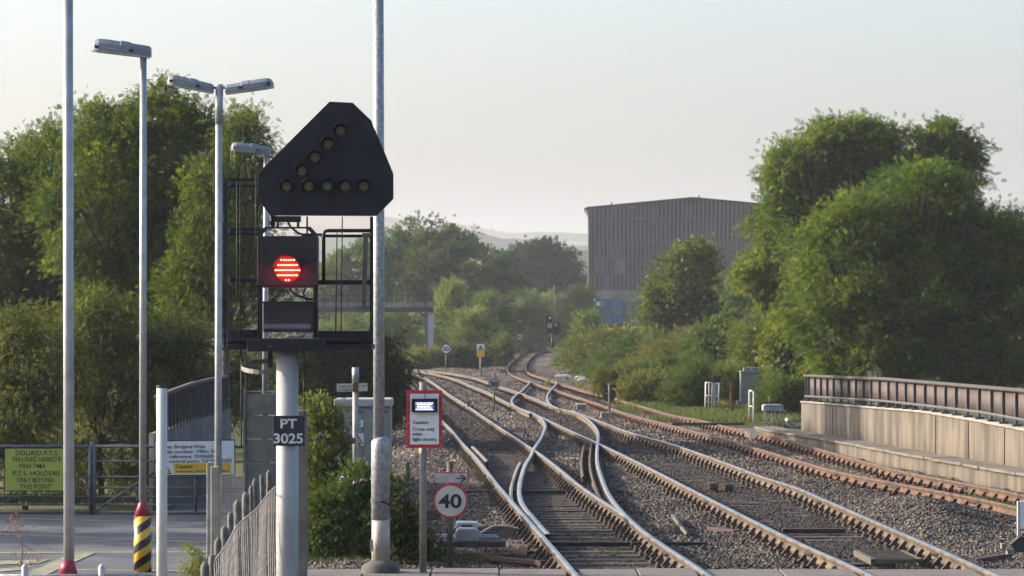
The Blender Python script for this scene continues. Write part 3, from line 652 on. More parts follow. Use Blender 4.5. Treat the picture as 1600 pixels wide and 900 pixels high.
B('ash_tree', 'pale leafy tree between the shed gable and the ash boughs', 'tree', 1165, 170,
  [(1175,440,26,18),(1160,458,24,12),(1195,410,20,22)], 'ash', .5, 2600, .9, LM_wil, .1, 'ash trees on the right', seed=85, tint0=.2, ragged=.4, nb=60)
# cedar at the right edge
def conifer(px, ptop, d, label):
    X0 = (px-800)*d/F; e = bpy.data.objects.new('conifer', None); C.objects.link(e); e.location = (X0, d, -.4); tag(e, label, 'tree')
    H = HC-(ptop-YH)*d/F+.4; g = np.random.default_rng(5); n = 4000; h = g.random(n)**.7; lay = np.round(h*14)/14
    a = g.random(n)*6.283; r = (1.02-lay)*H*.34*np.sqrt(g.random(n)); z = H*(.15+.85*lay) + r*.22 + g.normal(size=n)*.12
    P = np.stack([r*np.cos(a), r*np.sin(a), z], -1); D = np.stack([np.cos(a), np.sin(a), .2+0*a], -1)
    V, Q, t = sprigs('needle', P, D, np.full(n, .8), np.full(n, .5), g); npmesh('crown', V, Q, LM_con, e, t)
    MB().tube([(0,0,-.3),(0,0,H*.95)], [.35,.05], 8).build('trunk', M_bark(), e)
conifer(1585, 338, 300, 'dark conifer with level boughs at the right edge, against the hill')

# ------------------------------------------------------------------ hills
def field_mat(name, a, b, c, sc_=.004):
    m = bpy.data.materials.new(name); m.use_nodes = True; t = m.node_tree; N = t.nodes; L = t.links; bs = N['Principled BSDF']
    bs.inputs['Roughness'].default_value = 1; bs.inputs['Specular IOR Level'].default_value = 0
    tc = N.new('ShaderNodeTexCoord'); v = N.new('ShaderNodeTexVoronoi'); v.inputs['Scale'].default_value = sc_; L.new(tc.outputs['Object'], v.inputs['Vector'])
    s = N.new('ShaderNodeSeparateColor'); L.new(v.outputs['Color'], s.inputs[0]); r = N.new('ShaderNodeValToRGB'); r.color_ramp.interpolation = 'CONSTANT'
    e = r.color_ramp.elements; e[0].color = (*a,1); e[1].position = .45; e[1].color = (*b,1); x = e.new(.72); x.color = (*c,1)
    L.new(s.outputs[0], r.inputs[0]); L.new(r.outputs[0], bs.inputs['Base Color']); return m
def hill(name, label, D, sky, m, depth, rough):
    px = np.linspace(-200, 1800, 260); top = np.interp(px, [q[0] for q in sky], [q[1] for q in sky])
    X = (px-800)*D/F; H = HC-(top-YH)*D/F; rows = 24; V = []; g = np.random.default_rng(int(D))
    wob = np.convolve(g.normal(size=300), np.ones(5)/5, 'same')[:260]*rough
    for r_ in range(rows):
        t_ = r_/(rows-1); s = math.sin(min(1, t_*1.25)*math.pi/2) if t_ < .8 else 1-(t_-.8)*1.2
        V += [(X[i]*(1+(t_-.8)*depth/D), D+(t_-.8)*depth, -.6+(H[i]+wob[i]*(t_ > .5)+.6)*s*(1+.03*math.sin(i*.21+r_))) if r_ != int(.8*(rows-1)) else (X[i], D, H[i]+wob[i]) for i in range(260)]
    i = np.arange(rows-1)[:,None]*260; j = np.arange(259)[None,:]
    Q = np.stack([i+j,i+j+1,i+260+j+1,i+260+j],-1).reshape(-1,4)
    tag(npmesh(name, V, Q, m, smooth=True), label, None, None, 'structure')
hill('hill', 'far pale hill with stubble fields along its top', 3000, [(-200,400),(300,350),(420,342),(500,339),(560,342),(640,352),(700,357),(760,364),(820,369),(900,373),(1000,372),(1200,345),(1400,330),(1540,325),(1600,324),(1800,330)],
     field_mat('fields', (.05,.065,.035), (.15,.135,.085), (.065,.08,.045), .0055), 1500, .5)
hill('hill', 'wooded blue-green hillside in front of the far fields', 2100, [(-200,420),(400,385),(600,368),(680,364),(740,366),(780,374),(830,378),(860,383),(900,392),(960,386),(1100,400),(1500,380),(1600,372),(1800,380)],
     field_mat('woods', (.03,.045,.02), (.045,.06,.03), (.035,.05,.022), .02), 900, 1.1)
hill('hill', 'nearer dark wooded rise left of the grey shed', 1300, [(-200,470),(500,440),(700,420),(800,405),(870,402),(905,402),(960,410),(1300,440),(1800,450)],
     field_mat('near_woods', (.025,.038,.016), (.04,.055,.025), (.03,.045,.02), .03), 600, 1.1)
hg = [(690,361,9),(712,364,8),(735,363,11),(760,368,9),(800,370,5),(812,371,4),(853,369,6),(864,370,6),(876,371,6),(886,372,5),(895,373,6),(906,373,6),(915,374,6)]
src_ = None
for i_, (x_, y_, r_) in enumerate(hg):
    d_ = 2950; k_ = d_/F
    if src_ is None:
        g = np.random.default_rng(9); V, Q, t, _, _ = crown([(0,0,3.6,4.,4.,2.8),(2.4,0,3,2.6,2.6,2.2),(-2.4,0,2.8,2.6,2.6,2)], 'broad', 2.2, 260, 1.8, g)
        src_ = bpy.data.objects.new('hedgerow_tree', None); C.objects.link(src_); npmesh('crown', V, Q, LM_oak, src_, t); MB().tube([(0,0,-1),(0,0,3)], .4, 6).build('trunk', M_bark(), src_); o_ = src_
    else:
        o_ = src_.copy(); C.objects.link(o_)
        for ch in src_.children:
            q_ = ch.copy(); C.objects.link(q_); q_.parent = o_
    p_ = W(x_, y_+1.5, d_); o_.location = p_; s_ = r_*k_/5.2; o_.scale = (s_, s_, s_*.9); o_.rotation_euler = (0,0,i_)
    tag(o_, 'small round tree in the line along the top of the far hill', 'tree', 'hedgerow trees on the far ridge')

# ------------------------------------------------------------------ big shed and containers
t = T('industrial_shed', 'huge grey corrugated shed with a low-pitched roof behind the bushes', 'building', 920, 544, 360)
M_clad = mat('cladding', (.075,.068,.062), .8, .1, (.12,.11,.098), .12, .1, 3, stretch=(1,1,.35))
M_clad2 = mat('pale_cladding', (.125,.12,.105), .8, .1, (.165,.155,.135), .3, .1, 3)
M_clad3 = mat('ridge_cladding', (.115,.11,.103), .8, .1, (.16,.152,.14), .12, .1, 3, stretch=(1,1,.35))
M_green = mat('translucent_sheet', (.12,.15,.13), .6, 0, (.20,.23,.19), .6)
t.e.rotation_euler = (0, 0, -R(2.2)); xr = 1244; zt = t.z(325); zp = t.z(311); xe = t.x(xr); xm = xe/2
MB().prism([(0,-1),(xe,-1),(xe,zt),(xm,zp),(0,zt)], 0, 62).build('wall', M_clad, t.e)
rib = MB()
top = lambda x: zt + (zp-zt)*(x/xm if x < xm else (xe-x)/xm)
n = 50
bands = [-1, t.z(453), t.z(429), t.z(404.6), t.z(378.6), t.z(343), 99]
for b_ in range(len(bands)-1):
    for k in range(n):
        x0 = (k+.2+.1*(b_ % 2))*xe/n; x1 = x0+xe/n*.5; zz = min(bands[b_+1]-.02, top(x0)-.05)
        if b_ == 0 and x0 < t.x(1012): continue
        rib.box(x0, x1, -.16-.03*(b_), 0, bands[b_]+.0, zz)
rib.build('cladding', M_clad3, t.e)
lp = MB()
for b_ in bands[1:-1]: lp.box(0, xe, -.07-.02*b_/10, .0, b_-.05, b_+.05)
lp.build('lap_rail', M_clad2, t.e)
g = random.Random(4)
for k in range(26):
    b_ = g.randrange(1, 6); x0 = g.randrange(0, 46)*xe/n; wd = g.choice((1,2,3))*xe/n; zb = bands[b_]; z2 = min(bands[b_+1], top(x0)-.4, top(x0+wd)-.4)
    MB().box(x0, x0+wd, -.06, -.02, zb+.06, z2-.06).build('patched_sheet', M_clad2, t.e)
MB().box(t.x(962), t.x(977), -.29, -.27, t.z(429), t.z(405)).build('patched_sheet', M_clad2, t.e)
MB().box(.1, t.x(957), -.12, -.02, t.z(541), t.z(454)).build('lower_wall', mat('render', (.2,.18,.15), .9, 0, (.26,.235,.2), .6, .2, 4), t.e)
gs = MB()
for k in range(24):
    x0 = t.x(955)+(t.x(1024)-t.x(955))*k/24; gs.box(x0, x0+.17, -.32, -.1, t.z(469.5), t.z(454)); gs.box(x0+.17, x0+.3, -.26, -.1, t.z(469.5), t.z(454))
gs.build('translucent_band', M_green, t.e)
rf = MB(); rf.prism([(-.3,zt-.06),(xm,zp+.02),(xe+.3,zt-.06),(xe+.3,zt+.1),(xm,zp+.2),(-.3,zt+.1)], -.4, 62.5); ro = rf.build('roof', mat('roof_sheet', (.07,.065,.06), .7, .1, (.1,.095,.09), 1), t.e)
for px in (955.5, 1092): MB().box(t.x(px)-.07, t.x(px)+.07, -.3, .1, top(t.x(px))+.15, top(t.x(px))+.42).build('roof_vent', M_conc(), t.e)
MB().tube([(-.28,-.3,zt-.1),(-.05,-.3,zt-.6),(.02,-.3,zt-1.2),(.02,-.3,-.5)], .13, 8).build('downpipe', mat('pipe_grey', (.1,.095,.09), .7), t.e)
MB().box(-.5, -.31, -.4, 62, zt-.2, zt-.02).build('gutter', mat('pipe_grey', (.1,.095,.09), .7), t.e)
for zz, xs_ in ((324.5,(986,990)), (341,(993.5,998,1003))):
    for x_ in xs_: MB().box(t.x(x_)-.12, t.x(x_+3.6)-.12, -.42, -.2, t.z(zz)-.06, t.z(zz)+.08).build('vent_slot', M_conc(), t.e)
def container(label, px0, px1, py0, py1, d, length, m, ribs=True, doors=True):
    t = T('shipping_container', label, 'shipping container', px0, py1, d, 'containers against the big shed'); w_ = t.x(px1); h_ = t.z(py0)
    MB().box(0, w_, 0, length, 0, h_).build('body', m, t.e)
    rb = MB(); fr = MB()
    for a, b_ in ((0,.12),(w_-.12,w_)): fr.box(a, b_, -.09, .02, 0, h_)
    fr.box(.12, w_-.12, -.08, .02, 0, .14); fr.box(.12, w_-.12, -.08, .02, h_-.12, h_); fr.build('corner_frame', m, t.e)
    if doors:
        for a, b_ in ((.14, w_/2-.02), (w_/2+.02, w_-.14)):
            dd = MB().box(a, b_, -.05, -.01, .16, h_-.14)
            for q in range(5): z_ = .3+q*(h_-.6)/5; dd.box(a+.08, b_-.08, -.075, -.045, z_, z_+.22)
            do = dd.build('door', m, t.e); MB().tube([((a+b_)/2,-.1,.15),((a+b_)/2,-.1,h_-.15)], .022, 6).build('lock_bar', M_galv(), do)
    else:
        k = int(w_/.28)
        for q in range(k): rb.box(.14+q*(w_-.28)/k, .14+(q+.5)*(w_-.28)/k, -.045, 0, .14, h_-.12)
        rb.build('side_ribs', m, t.e)
    return t
M_blue = mat('container_blue', (.028,.085,.16), .6, 0, (.045,.115,.2), 1.2)
M_blue2 = mat('container_dark_blue', (.012,.03,.10), .6, 0, (.02,.045,.13), 1.2)
M_cgrn = mat('container_grey_green', (.12,.165,.115), .65, 0, (.17,.22,.15), 1.)
tb = container('blue shipping container with closed doors raised against the shed', 930, 973.5, 467, 505.5, 345, 6, M_blue)
tb.box(MB(), 932, 938.5, 471, 478, -.1, -.08).build('label_plate', M_white(), tb.e)
container('pale grey-green container right of the blue one', 974.5, 1030, 469.5, 506, 347, 2.4, M_cgrn, doors=False)
container('dark navy container standing underneath the blue one', 933, 1032, 507, 546, 348, 2.4, M_blue2, doors=False)
t = T('skip', 'pale green skip with a white edge half hidden by bushes below the containers', 'skip', 988, 528, 330)
MB().prism([(t.x(991),0),(t.x(1010),0),(t.x(1014),t.z(513)),(t.x(987),t.z(513))], 0, 2.).build('bin_body', M_cgrn, t.e)
MB().box(t.x(986.5), t.x(1014.5), -.06, 2.06, t.z(513), t.z(511)).build('rim', M_white(), t.e)
t = T('water_tank', 'bright blue plastic tank at the left foot of the shed', 'tank', 937, 530, 325)
mb = MB(); mb.tube([(0,0,0),(0,0,t.z(517)),(0,0,t.z(515.5))], [t.x(943),t.x(943),t.x(941)], 14); mb.build('body', mat('bright_blue_plastic', (.03,.20,.48), .5), t.e)
MB().tube([(0,0,t.z(515.4)),(0,0,t.z(513))], .1, 8).build('cap', M_white(), t.e)
# pale sheds half hidden, houses at the right edge
M_pale = mat('pale_render', (.5,.44,.38), .85, 0, (.6,.54,.47), .8)
for x0, x1, y0, lb in ((1105,1133,447,'pale shed wall showing between the maple and the ash boughs'), (1187,1216,453,'second pale shed with a curved top beneath the ash boughs')):
    t = T('pale_shed', lb, 'shed', x0, 515, 230)
    h_ = t.z(y0); w_ = t.x(x1)
    MB().box(0, w_, 0, 6, 0, h_).build('wall', M_pale, t.e)
    MB().prism([(-.12,h_),(w_+.12,h_),(w_*.95,h_+.12),(w_*.5,h_+.22),(w_*.05,h_+.12)], -.15, 6.1).build('roof', M_dirtyw(), t.e)
    MB().box(w_*.3, w_*.55, -.03, .02, h_*.45, h_*.7).build('window', M_ink(), t.e)
t = T('brick_house', 'red brick house with a tiled roof at the right edge, mostly behind the ash', 'house', 1594, 540, 240)
w_ = 7.; h_ = t.z(394)
M_brick = mat('brick_wall', (.22,.12,.09), .9, 0, (.32,.18,.13), 2, .2, 12)
MB().box(0, w_, 0, 8, -1, h_).build('wall', M_brick, t.e)
ro = MB().prism([(-.3,h_),(w_/2,h_+.9),(w_+.3,h_)], -.3, 8.3).build('roof', mat('roof_tile', (.25,.13,.09), .9, 0, (.34,.2,.14), 3), t.e)
MB().box(.5, 1.1, 2, 2.6, h_, h_+1.1).build('chimney', M_brick, ro)
for zz in (1.2, 3.8, 5.6):
    for x_ in (.4, 2.6, 4.8):
        wf = MB().box(x_, x_+1.1, -.06, .0, zz, zz+1.2).build('window', M_white(), t.e); MB().box(x_+.1, x_+1., -.075, -.055, zz+.1, zz+1.1).build('pane', M_ink(), wf)

# ------------------------------------------------------------------ right parapet
def path_at(pts, n):
    P = np.array(pts, float); s = np.concatenate([[0], np.cumsum(np.linalg.norm(np.diff(P, axis=0), axis=1))]); q = np.linspace(0, s[-1], n)
    return np.stack([np.interp(q, s, P[:,k]) for k in range(P.shape[1])], -1), s[-1]
def wallstrip(name, pts, z0, z1, thick, m, parent, n=60):
    """vertical slab that follows ground points (x,y); z0,z1 functions of y; thickness to +x"""
    P, L_ = path_at(pts, n); V = []; 
    for x, y in P: V += [(x,y,z0(y)),(x,y,z1(y)),(x+thick,y,z1(y)),(x+thick,y,z0(y))]
    i = np.arange(n-1)[:,None]*4; j = np.arange(4)[None,:]; jn = (j+1) % 4
    Q = np.stack([i+j, i+jn, i+4+jn, i+4+j], -1).reshape(-1,4)
    Q = np.concatenate([Q, [[0,3,2,1],[(n-1)*4,(n-1)*4+1,(n-1)*4+2,(n-1)*4+3]]])
    if thick < 0: Q = Q[:, ::-1]
    return npmesh(name, V, Q, m, parent)
M_wallc = mat('parapet_concrete', (.048,.040,.030), .9, 0, (.105,.088,.065), 2.6, .25, 30, stretch=(1,1,.22), detail=8, lo=.4, hi=.6)
e = bpy.data.objects.new('bridge_parapet', None); C.objects.link(e); e.location = (0,0,0)
tag(e, 'sunlit concrete bridge parapet with dark panelled railing on the right of the tracks', 'parapet')
PY = [50, 54, 59, 64.5, 70, 75.5, 81]
def wbase(d): return float(np.interp(d, [50,59,65,72,81], [9.95,8.83,8.22,7.6,6.85]))
rp = [(wbase(y), y) for y in np.linspace(50, 81, 40)]
# photo rows of base, wall top, fence foot and fence top give the heights
def zrow(y, pairs):
    px = 800 + wbase(y)*F/y; row = np.interp(px, [p[0] for p in pairs], [p[1] for p in pairs]); return HC - (row-YH)*y/F
ext = lambda a: a + [(a[-1][0]+110, a[-1][1]+(a[-1][1]-a[-2][1])*110/(a[-1][0]-a[-2][0]))]
r_base = ext([(1252,672),(1310,686),(1370,698),(1440,713),(1510,726),(1600,741)])
r_top = ext([(1252,629),(1310,634),(1370,639),(1440,645),(1520,658),(1600,674)])
r_foot = ext([(1252,624),(1370,632),(1440,640),(1520,650),(1600,665)])
r_ftop = ext([(1258,589),(1310,592),(1370,594),(1440,600),(1520,607),(1600,614)])
wo = wallstrip('wall', rp, lambda y: -.3, lambda y: zrow(y, r_top), .45, M_wallc, e)
PP, L_ = path_at(rp, 140)
for px in (1302, 1461.5, 1512, 1571):
    y = min(np.linspace(51, 81, 200), key=lambda q: abs(800+wbase(q)*F/q-px)); MB().box(wbase(y)-.012, wbase(y)+.02, y-.02, y+.02, zrow(y, r_base)-.3, zrow(y, r_top)-.02).build('joint', M_ink(), e)
M_fence = mat('parapet_panel', (.045,.034,.03), .7, .1, (.075,.058,.05), 3, .1)
M_fpost = mat('parapet_post', (.05,.052,.055), .6, .2, (.08,.082,.085), 5)
wallstrip('coping', [(x-.03, y) for x, y in rp], lambda y: zrow(y, r_top)+.003, lambda y: zrow(y, r_top)+.035, .51, M_conc(), e)
px_posts = [1258,1265,1275,1284,1294,1304,1316,1327,1339,1351,1363,1376,1390,1403,1417,1431,1447,1463,1479,1496,1514,1532,1551,1570,1590,1612]
pan = lambda k: None
offx = .16
def py_at(px): return float(min(np.linspace(50, 81.2, 900), key=lambda q: abs(800+(wbase(q)+offx)*F/q-px)))
yy = [py_at(p) for p in px_posts]
wallstrip('railing_panel', [(wbase(y)+offx, y) for y in np.linspace(50.2, yy[0], 50)], lambda y: zrow(y, r_foot)+.06, lambda y: zrow(y, r_ftop)-.02, .03, M_fence, e)
for q, y in enumerate(yy):
    x = wbase(y)+offx; p_ = MB().box(x-.05, x-.005, y-.035, y+.035, zrow(y, r_foot)-.04, zrow(y, r_ftop)); p_.box(x-.10, x+.06, y-.07, y+.07, zrow(y, r_top)+.03, zrow(y, r_top)+.07); p_.build('railing_post', M_fpost, e)
wallstrip('top_rail', [(wbase(y)+offx-.09, y) for y in np.linspace(50.1, yy[0]+.1, 60)], lambda y: zrow(y, r_ftop), lambda y: zrow(y, r_ftop)+.06, .17, mat('rail_cap', (.035,.034,.032), .85, 0, (.06,.057,.053), 6), e)
wallstrip('bottom_rail', [(wbase(y)+offx-.06, y) for y in np.linspace(50.1, yy[0]+.1, 60)], lambda y: zrow(y, r_foot)+.05, lambda y: zrow(y, r_foot)+.10, .05, M_fpost, e)
# stone kerb at its foot: slabs on a low wall
e = bpy.data.objects.new('kerb_wall', None); C.objects.link(e); tag(e, 'low stone kerb with worn slabs along the foot of the parapet', 'kerb')
kb = [(wbase(y)-.52-.25*max(0,(y-76)/6), y) for y in np.linspace(50, 84, 40)]
wallstrip('kerb_face', kb, lambda y: -.4, lambda y: .10-.02*(y-59)/20, .6, M_wallc, e)
sm = MB(); sp_, _ = path_at(kb, 56); g = random.Random(2)
for k in range(55):
    x, y = sp_[k]; x2, y2 = sp_[k+1]; zt_ = .105-.02*(y-59)/20+g.uniform(0,.012); o_ = g.uniform(0,.02)
    V = [(x-.05-o_,y+.01,zt_),(x+.50,y+.01,zt_),(x2+.50,y2-.01,zt_),(x2-.05-o_,y2-.01,zt_)]; sm.add(V+[(a,b,c+.05) for a,b,c in V], [(0,1,2,3),(7,6,5,4),(0,4,5,1),(1,5,6,2),(2,6,7,3),(3,7,4,0)])
sm.build('slab', mat('worn_slab', (.08,.07,.058), .9, 0, (.13,.115,.095), 3, .3, 20), e)

# ------------------------------------------------------------------ left curved parapet
e = bpy.data.objects.new('bridge_parapet', None); C.objects.link(e)
tag(e, 'shaded curved parapet with dark railing left, between the white post and the third lamp post', 'parapet')
LP = [(-6.9,63),(-6.35,66),(-6.05,70),(-6.0,75),(-6.05,79)]
lx = lambda d: float(np.interp(d, [p[1] for p in LP][:], [p[0] for p in LP]))
def zr(pairs):
    def f(y):
        px = 800+lx(y)*F/y; row = np.interp(px, [p[0] for p in pairs], [p[1] for p in pairs]); return HC-(row-YH)*y/F
    return f
dl = lambda px: float(min(np.linspace(60, 82, 600), key=lambda q: abs(800+lx(q)*F/q-px)))
LPP = [(lx(y), y) for y in np.linspace(61, 73, 40)]
# widen the span so the pixel columns 215..357 are covered
LP = [(-6.95,61),(-6.62,64),(-6.35,68),(-6.1,73),(-5.95,71.6+2)]
def lx(d): return float(np.interp(d, [47,50,53,55.5,57.6], [-5.40,-5.16,-5.02,-4.95,-4.92]))
r1 = [(190,690),(262,668),(290,657),(320,648),(357,633)]; r2 = [(190,640),(262,612),(290,602),(320,595),(352,590)]; r3 = [(190,680),(262,660),(290,647),(320,638),(352,627)]
LPP = [(lx(y), y) for y in np.linspace(49.2, 57.5, 50)]
wallstrip('wall', LPP, lambda y: -.5, zr(r1), .2, mat('stained_concrete', (.06,.054,.05), .9, 0, (.11,.10,.09), 2, .2, 20, stretch=(1,1,.2)), e)
wallstrip('railing_panel', [(x+.09, y) for x, y in LPP], zr(r3), zr(r2), .03, M_fence, e)
wallstrip('top_rail', [(x+.07, y) for x, y in LPP], lambda y: zr(r2)(y)-.0, lambda y: zr(r2)(y)+.05, .10, MATS['rail_cap'], e)
for y in np.linspace(49.5, 57.4, 24): MB().box(lx(y)+.125, lx(y)+.165, y-.025, y+.025, zr(r1)(y), zr(r2)(y)-.002).build('railing_post', M_fpost, e)

# ------------------------------------------------------------------ lamp posts
M_lamp = mat('lamp_housing', (.13,.15,.17), .45, .1, (.18,.2,.225), 6); M_lens = mat('lamp_lens', (.40,.44,.48), .3)
def lamp_head(t, px0, px1, yl, yr_, hl, side):
    """luminaire in photo pixels: px0 is the tip, px1 the pole end; yl/yr_ are bottom rows at tip and pole end"""
    mb = MB(); s = []; ln = px1-px0; n = 12
    prof = [(0,.0,.12),(.02,.0,.55),(.06,.0,.85),(.14,0,1.0),(.3,0,1.02),(.5,0,.98),(.51,0,1.06),(.66,0,1.02),(.67,0,.94),(.85,0,.9),(.97,0,.88),(1,0,.8)]
    V = []; F_ = []; wd = [.2,.5,.75,.95,1,1,1,.95,.92,.8,.7,.65]
    for i, (u, _, h) in enumerate(prof):
        px = px0+ln*u; bot = yl+(yr_-yl)*u; x = t.x(px); zb = t.z(bot); zt_ = zb+h*hl*t.k; W_ = .12*wd[i]
        V += [(x,-W_,zb),(x,-W_*.95,zb+(zt_-zb)*.6),(x,-W_*.55,zt_),(x,W_*.55,zt_),(x,W_*.95,zb+(zt_-zb)*.6),(x,W_,zb)]
    for i in range(n-1):
        for j in range(6): F_.append((i*6+j, i*6+(j+1)%6, (i+1)*6+(j+1)%6, (i+1)*6+j))
    F_ += [(0,5,4,3,2,1), tuple((n-1)*6+j for j in range(6))]
    if ln > 0: F_ = [f[::-1] for f in F_]
    mb.add(V, F_, 0, False); hd = mb.build('lamp_head', M_lamp, t.e)
    l = MB(); V = []
    for i, (u, q) in enumerate(((.0,.5),(.1,.85),(.3,1),(.6,.95),(.98,.66))):
        px = px0+ln*u; bot = yl+(yr_-yl)*u; x = t.x(px); zb = t.z(bot); W_ = .121*q
        V += [(x,-W_,zb+.035*min(1,hl*t.k/.12)),(x,-W_*.8,zb-.02),(x,W_*.8,zb-.02),(x,W_,zb+.035*min(1,hl*t.k/.12))]
    F_ = [(i*4+j, i*4+(j+1)%4, (i+1)*4+(j+1)%4, (i+1)*4+j) for i in range(4) for j in range(4)] + [(0,3,2,1),(16,17,18,19)]
    if ln > 0: F_ = [f[::-1] for f in F_]
    l.add(V, F_); l.build('lens', M_lens, hd)
    cl = MB()
    for u in (.1, .68): cl.box(t.x(px0+ln*u)-.02, t.x(px0+ln*u)+.02, -.128, .128, t.z(yl+(yr_-yl)*u)+.022, t.z(yl+(yr_-yl)*u)+.045)
    cl.build('clip', M_black(), hd)
M_cone = mat('cone_red', (.20,.012,.03), .5, 0, (.26,.018,.04), 8)
G_L = 'slender lamp posts by the road'
def pole(t, pts, n=16, name='pole', m=None):
    return MB().tube([(t.x(px)*0+t.x(px), 0, t.z(py)) for px, py, w_ in pts], [w_*t.k/2 for _, _, w_ in pts], n).build(name, m or M_pole(), t.e)
t = T('lamp_post', 'leftmost slender post with a dark red base cone, its top out of the picture', 'lamp post', 106.5, 897, 25, G_L)
pole(t, [(108,880,17),(107,500,16.5),(106,-60,16)]); MB().tube([(0,0,0),(0,0,t.z(876))], [15*t.k, 9.5*t.k], 20).build('base_cone', M_cone, t.e)
lamp_head(t, 10, 112, -60, -40, 26, 0)
t = T('lamp_post', 'lamp post with one lamp head over a black and yellow striped base', 'lamp post', 223, 897, 37, G_L)
pole(t, [(223,790,11.5),(224,88,10.5)]); MB().tube([(0,0,t.z(806)),(0,0,t.z(786)),(0,0,t.z(785))], [13.8*t.k, 6.5*t.k, 5.8*t.k], 24).build('red_cone', M_cone, t.e)
def stripes():
    m = bpy.data.materials.new('hazard_stripes'); m.use_nodes = True; N = m.node_tree.nodes; L = m.node_tree.links; b = N['Principled BSDF']; b.inputs['Roughness'].default_value = .5
    tc = N.new('ShaderNodeTexCoord'); s = N.new('ShaderNodeSeparateXYZ'); L.new(tc.outputs['Object'], s.inputs[0])
    a = N.new('ShaderNodeMath'); a.operation = 'ARCTAN2'; L.new(s.outputs[1], a.inputs[0]); L.new(s.outputs[0], a.inputs[1])
    q = N.new('ShaderNodeMath'); q.operation = 'MULTIPLY'; q.inputs[1].default_value = 1/(2*math.pi); L.new(a.outputs[0], q.inputs[0])
    z = N.new('ShaderNodeMath'); z.operation = 'MULTIPLY'; z.inputs[1].default_value = 5.4; L.new(s.outputs[2], z.inputs[0])
    d = N.new('ShaderNodeMath'); d.operation = 'MULTIPLY_ADD'; d.inputs[1].default_value = -2; L.new(q.outputs[0], d.inputs[0]); L.new(z.outputs[0], d.inputs[2])
    f = N.new('ShaderNodeMath'); f.operation = 'FRACT'; L.new(d.outputs[0], f.inputs[0])
    g = N.new('ShaderNodeMath'); g.operation = 'GREATER_THAN'; g.inputs[1].default_value = .5; L.new(f.outputs[0], g.inputs[0])
    mx = N.new('ShaderNodeMix'); mx.data_type = 'RGBA'; L.new(g.outputs[0], mx.inputs[0]); mx.inputs[6].default_value = (.012,.012,.016,1); mx.inputs[7].default_value = (.6,.36,.03,1)
    L.new(mx.outputs[2], b.inputs['Base Color']); return m
MB().tube([(0,0,t.z(893)),(0,0,t.z(806))], 13.8*t.k, 28).build('striped_base', stripes(), t.e)
MB().tube([(0,0,t.z(915)),(0,0,t.z(893.3))], 13.2*t.k, 28).build('foot', M_dirtyw(), t.e)
lamp_head(t, 143, 236, 77.5, 88.5, 18, 0)
t = T('lamp_post', 'lamp post with two lamp heads spread like wings', 'lamp post', 341, 880, 41, G_L)
pole(t, [(340.5,900,11.5),(342,194,10.5)]); MB().tube([(t.x(342),0,t.z(194)),(t.x(343),0,t.z(132))], 6*t.k, 16).build('top_sleeve', M_pole(), t.e)
MB().tube([(t.x(330),0,t.z(137)),(t.x(356),0,t.z(137))], 2.2*t.k, 8).build('bracket', M_pole(), t.e)
lamp_head(t, 261.5, 333.5, 130, 144.5, 14.5, 0); lamp_head(t, 428, 352.5, 135, 145.5, 14, 0)
t = T('lamp_post', 'farthest lamp post, its single lamp just left of the black arrow-shaped indicator', 'lamp post', 415, 640, 56, G_L)
pole(t, [(414,700,9.5),(416,240,8)]); lamp_head(t, 361, 423, 233.5, 240.5, 12.5, 0)
# the big galvanised mast
t = T('mast', 'tall galvanised steel mast with a thicker lower section beside the signal', 'mast', 595, 880, 37)
pole(t, [(592,700,17.5),(592,400,17.5),(591,-80,16.5)], 24, 'upper_tube', M_galv())
pole(t, [(594.5,812,29),(594.5,700,29),(594.5,688,28.5),(593,683,18)], 24, 'sleeve', M_galv())
pole(t, [(595,882,29),(595,805,28)], 24, 'lower_tube', mat('dull_galvanised', (.26,.24,.2), .6, .2, (.4,.37,.31), 8, .2, 50))
MB().tube([(t.x(580)+.0,0,t.z(778)),(t.x(580),0,t.z(786)),(t.x(588),-.085,t.z(783)),(t.x(601),-.10,t.z(784)),(t.x(610),-.02,t.z(790)),(t.x(610),0,t.z(780))], .011, 6).build('strap', M_black(), t.e)
MB().tube([(0,0,-.35),(0,0,-.03),(0,0,.035)], [.24,.20,.11], 20).build('concrete_foot', mat('dark_concrete', (.05,.047,.043), .9, 0, (.09,.085,.075), 5, .3, 30), t.e)
MB().box(t.x(579), t.x(584), -.11,-.09, t.z(861), t.z(842)).build('cover_plate', M_galv(), t.e)
t = T('white_post', 'plain white post with a dark cap left of the double lamp post', 'post', 253, 905, 26)
MB().tube([(0,0,-.4),(0,0,t.z(606))], 8.4*t.k, 20).build('tube', mat('white_plastic', (.40,.41,.38), .45, 0, (.45,.46,.43), 4), t.e)
MB().tube([(0,0,t.z(606)),(0,0,t.z(602))], 8.6*t.k, 20).build('cap', M_black(), t.e)

# ------------------------------------------------------------------ the signal
t = T('railway_signal', 'dark railway signal showing a red light under a black arrow-shaped plate with nine lamps', 'railway signal', 449, 905, 30)
MK = M_black(); MC = M_darkred()
MB().tube([(0,0,-1.2),(0,0,t.z(548))], 17.3*t.k, 32).build('post', mat('signal_post_white', (.27,.275,.275), .5, 0, (.32,.322,.315), 3), t.e)
np_ = t.box(MB(), 428, 476, 649, 696, -.125, -.10).build('number_plate', M_ink(), t.e, .004)
M_plate = mat('plate_white', (.55,.56,.56), .5)
t.text('PT', 452, 668, 14.0, M_plate, -.128, np_, 'CENTER', 26, .003); t.text('3025', 452, 691.5, 14.8, M_plate, -.128, np_, 'CENTER', 45.5, .003)
br = MB(); br.tube([(0,0,t.z(655)),(0,-.11,t.z(655))], .02, 8); br.tube([(0,0,t.z(690)),(0,-.11,t.z(690))], .02, 8); br.build('plate_bracket', MK, t.e)
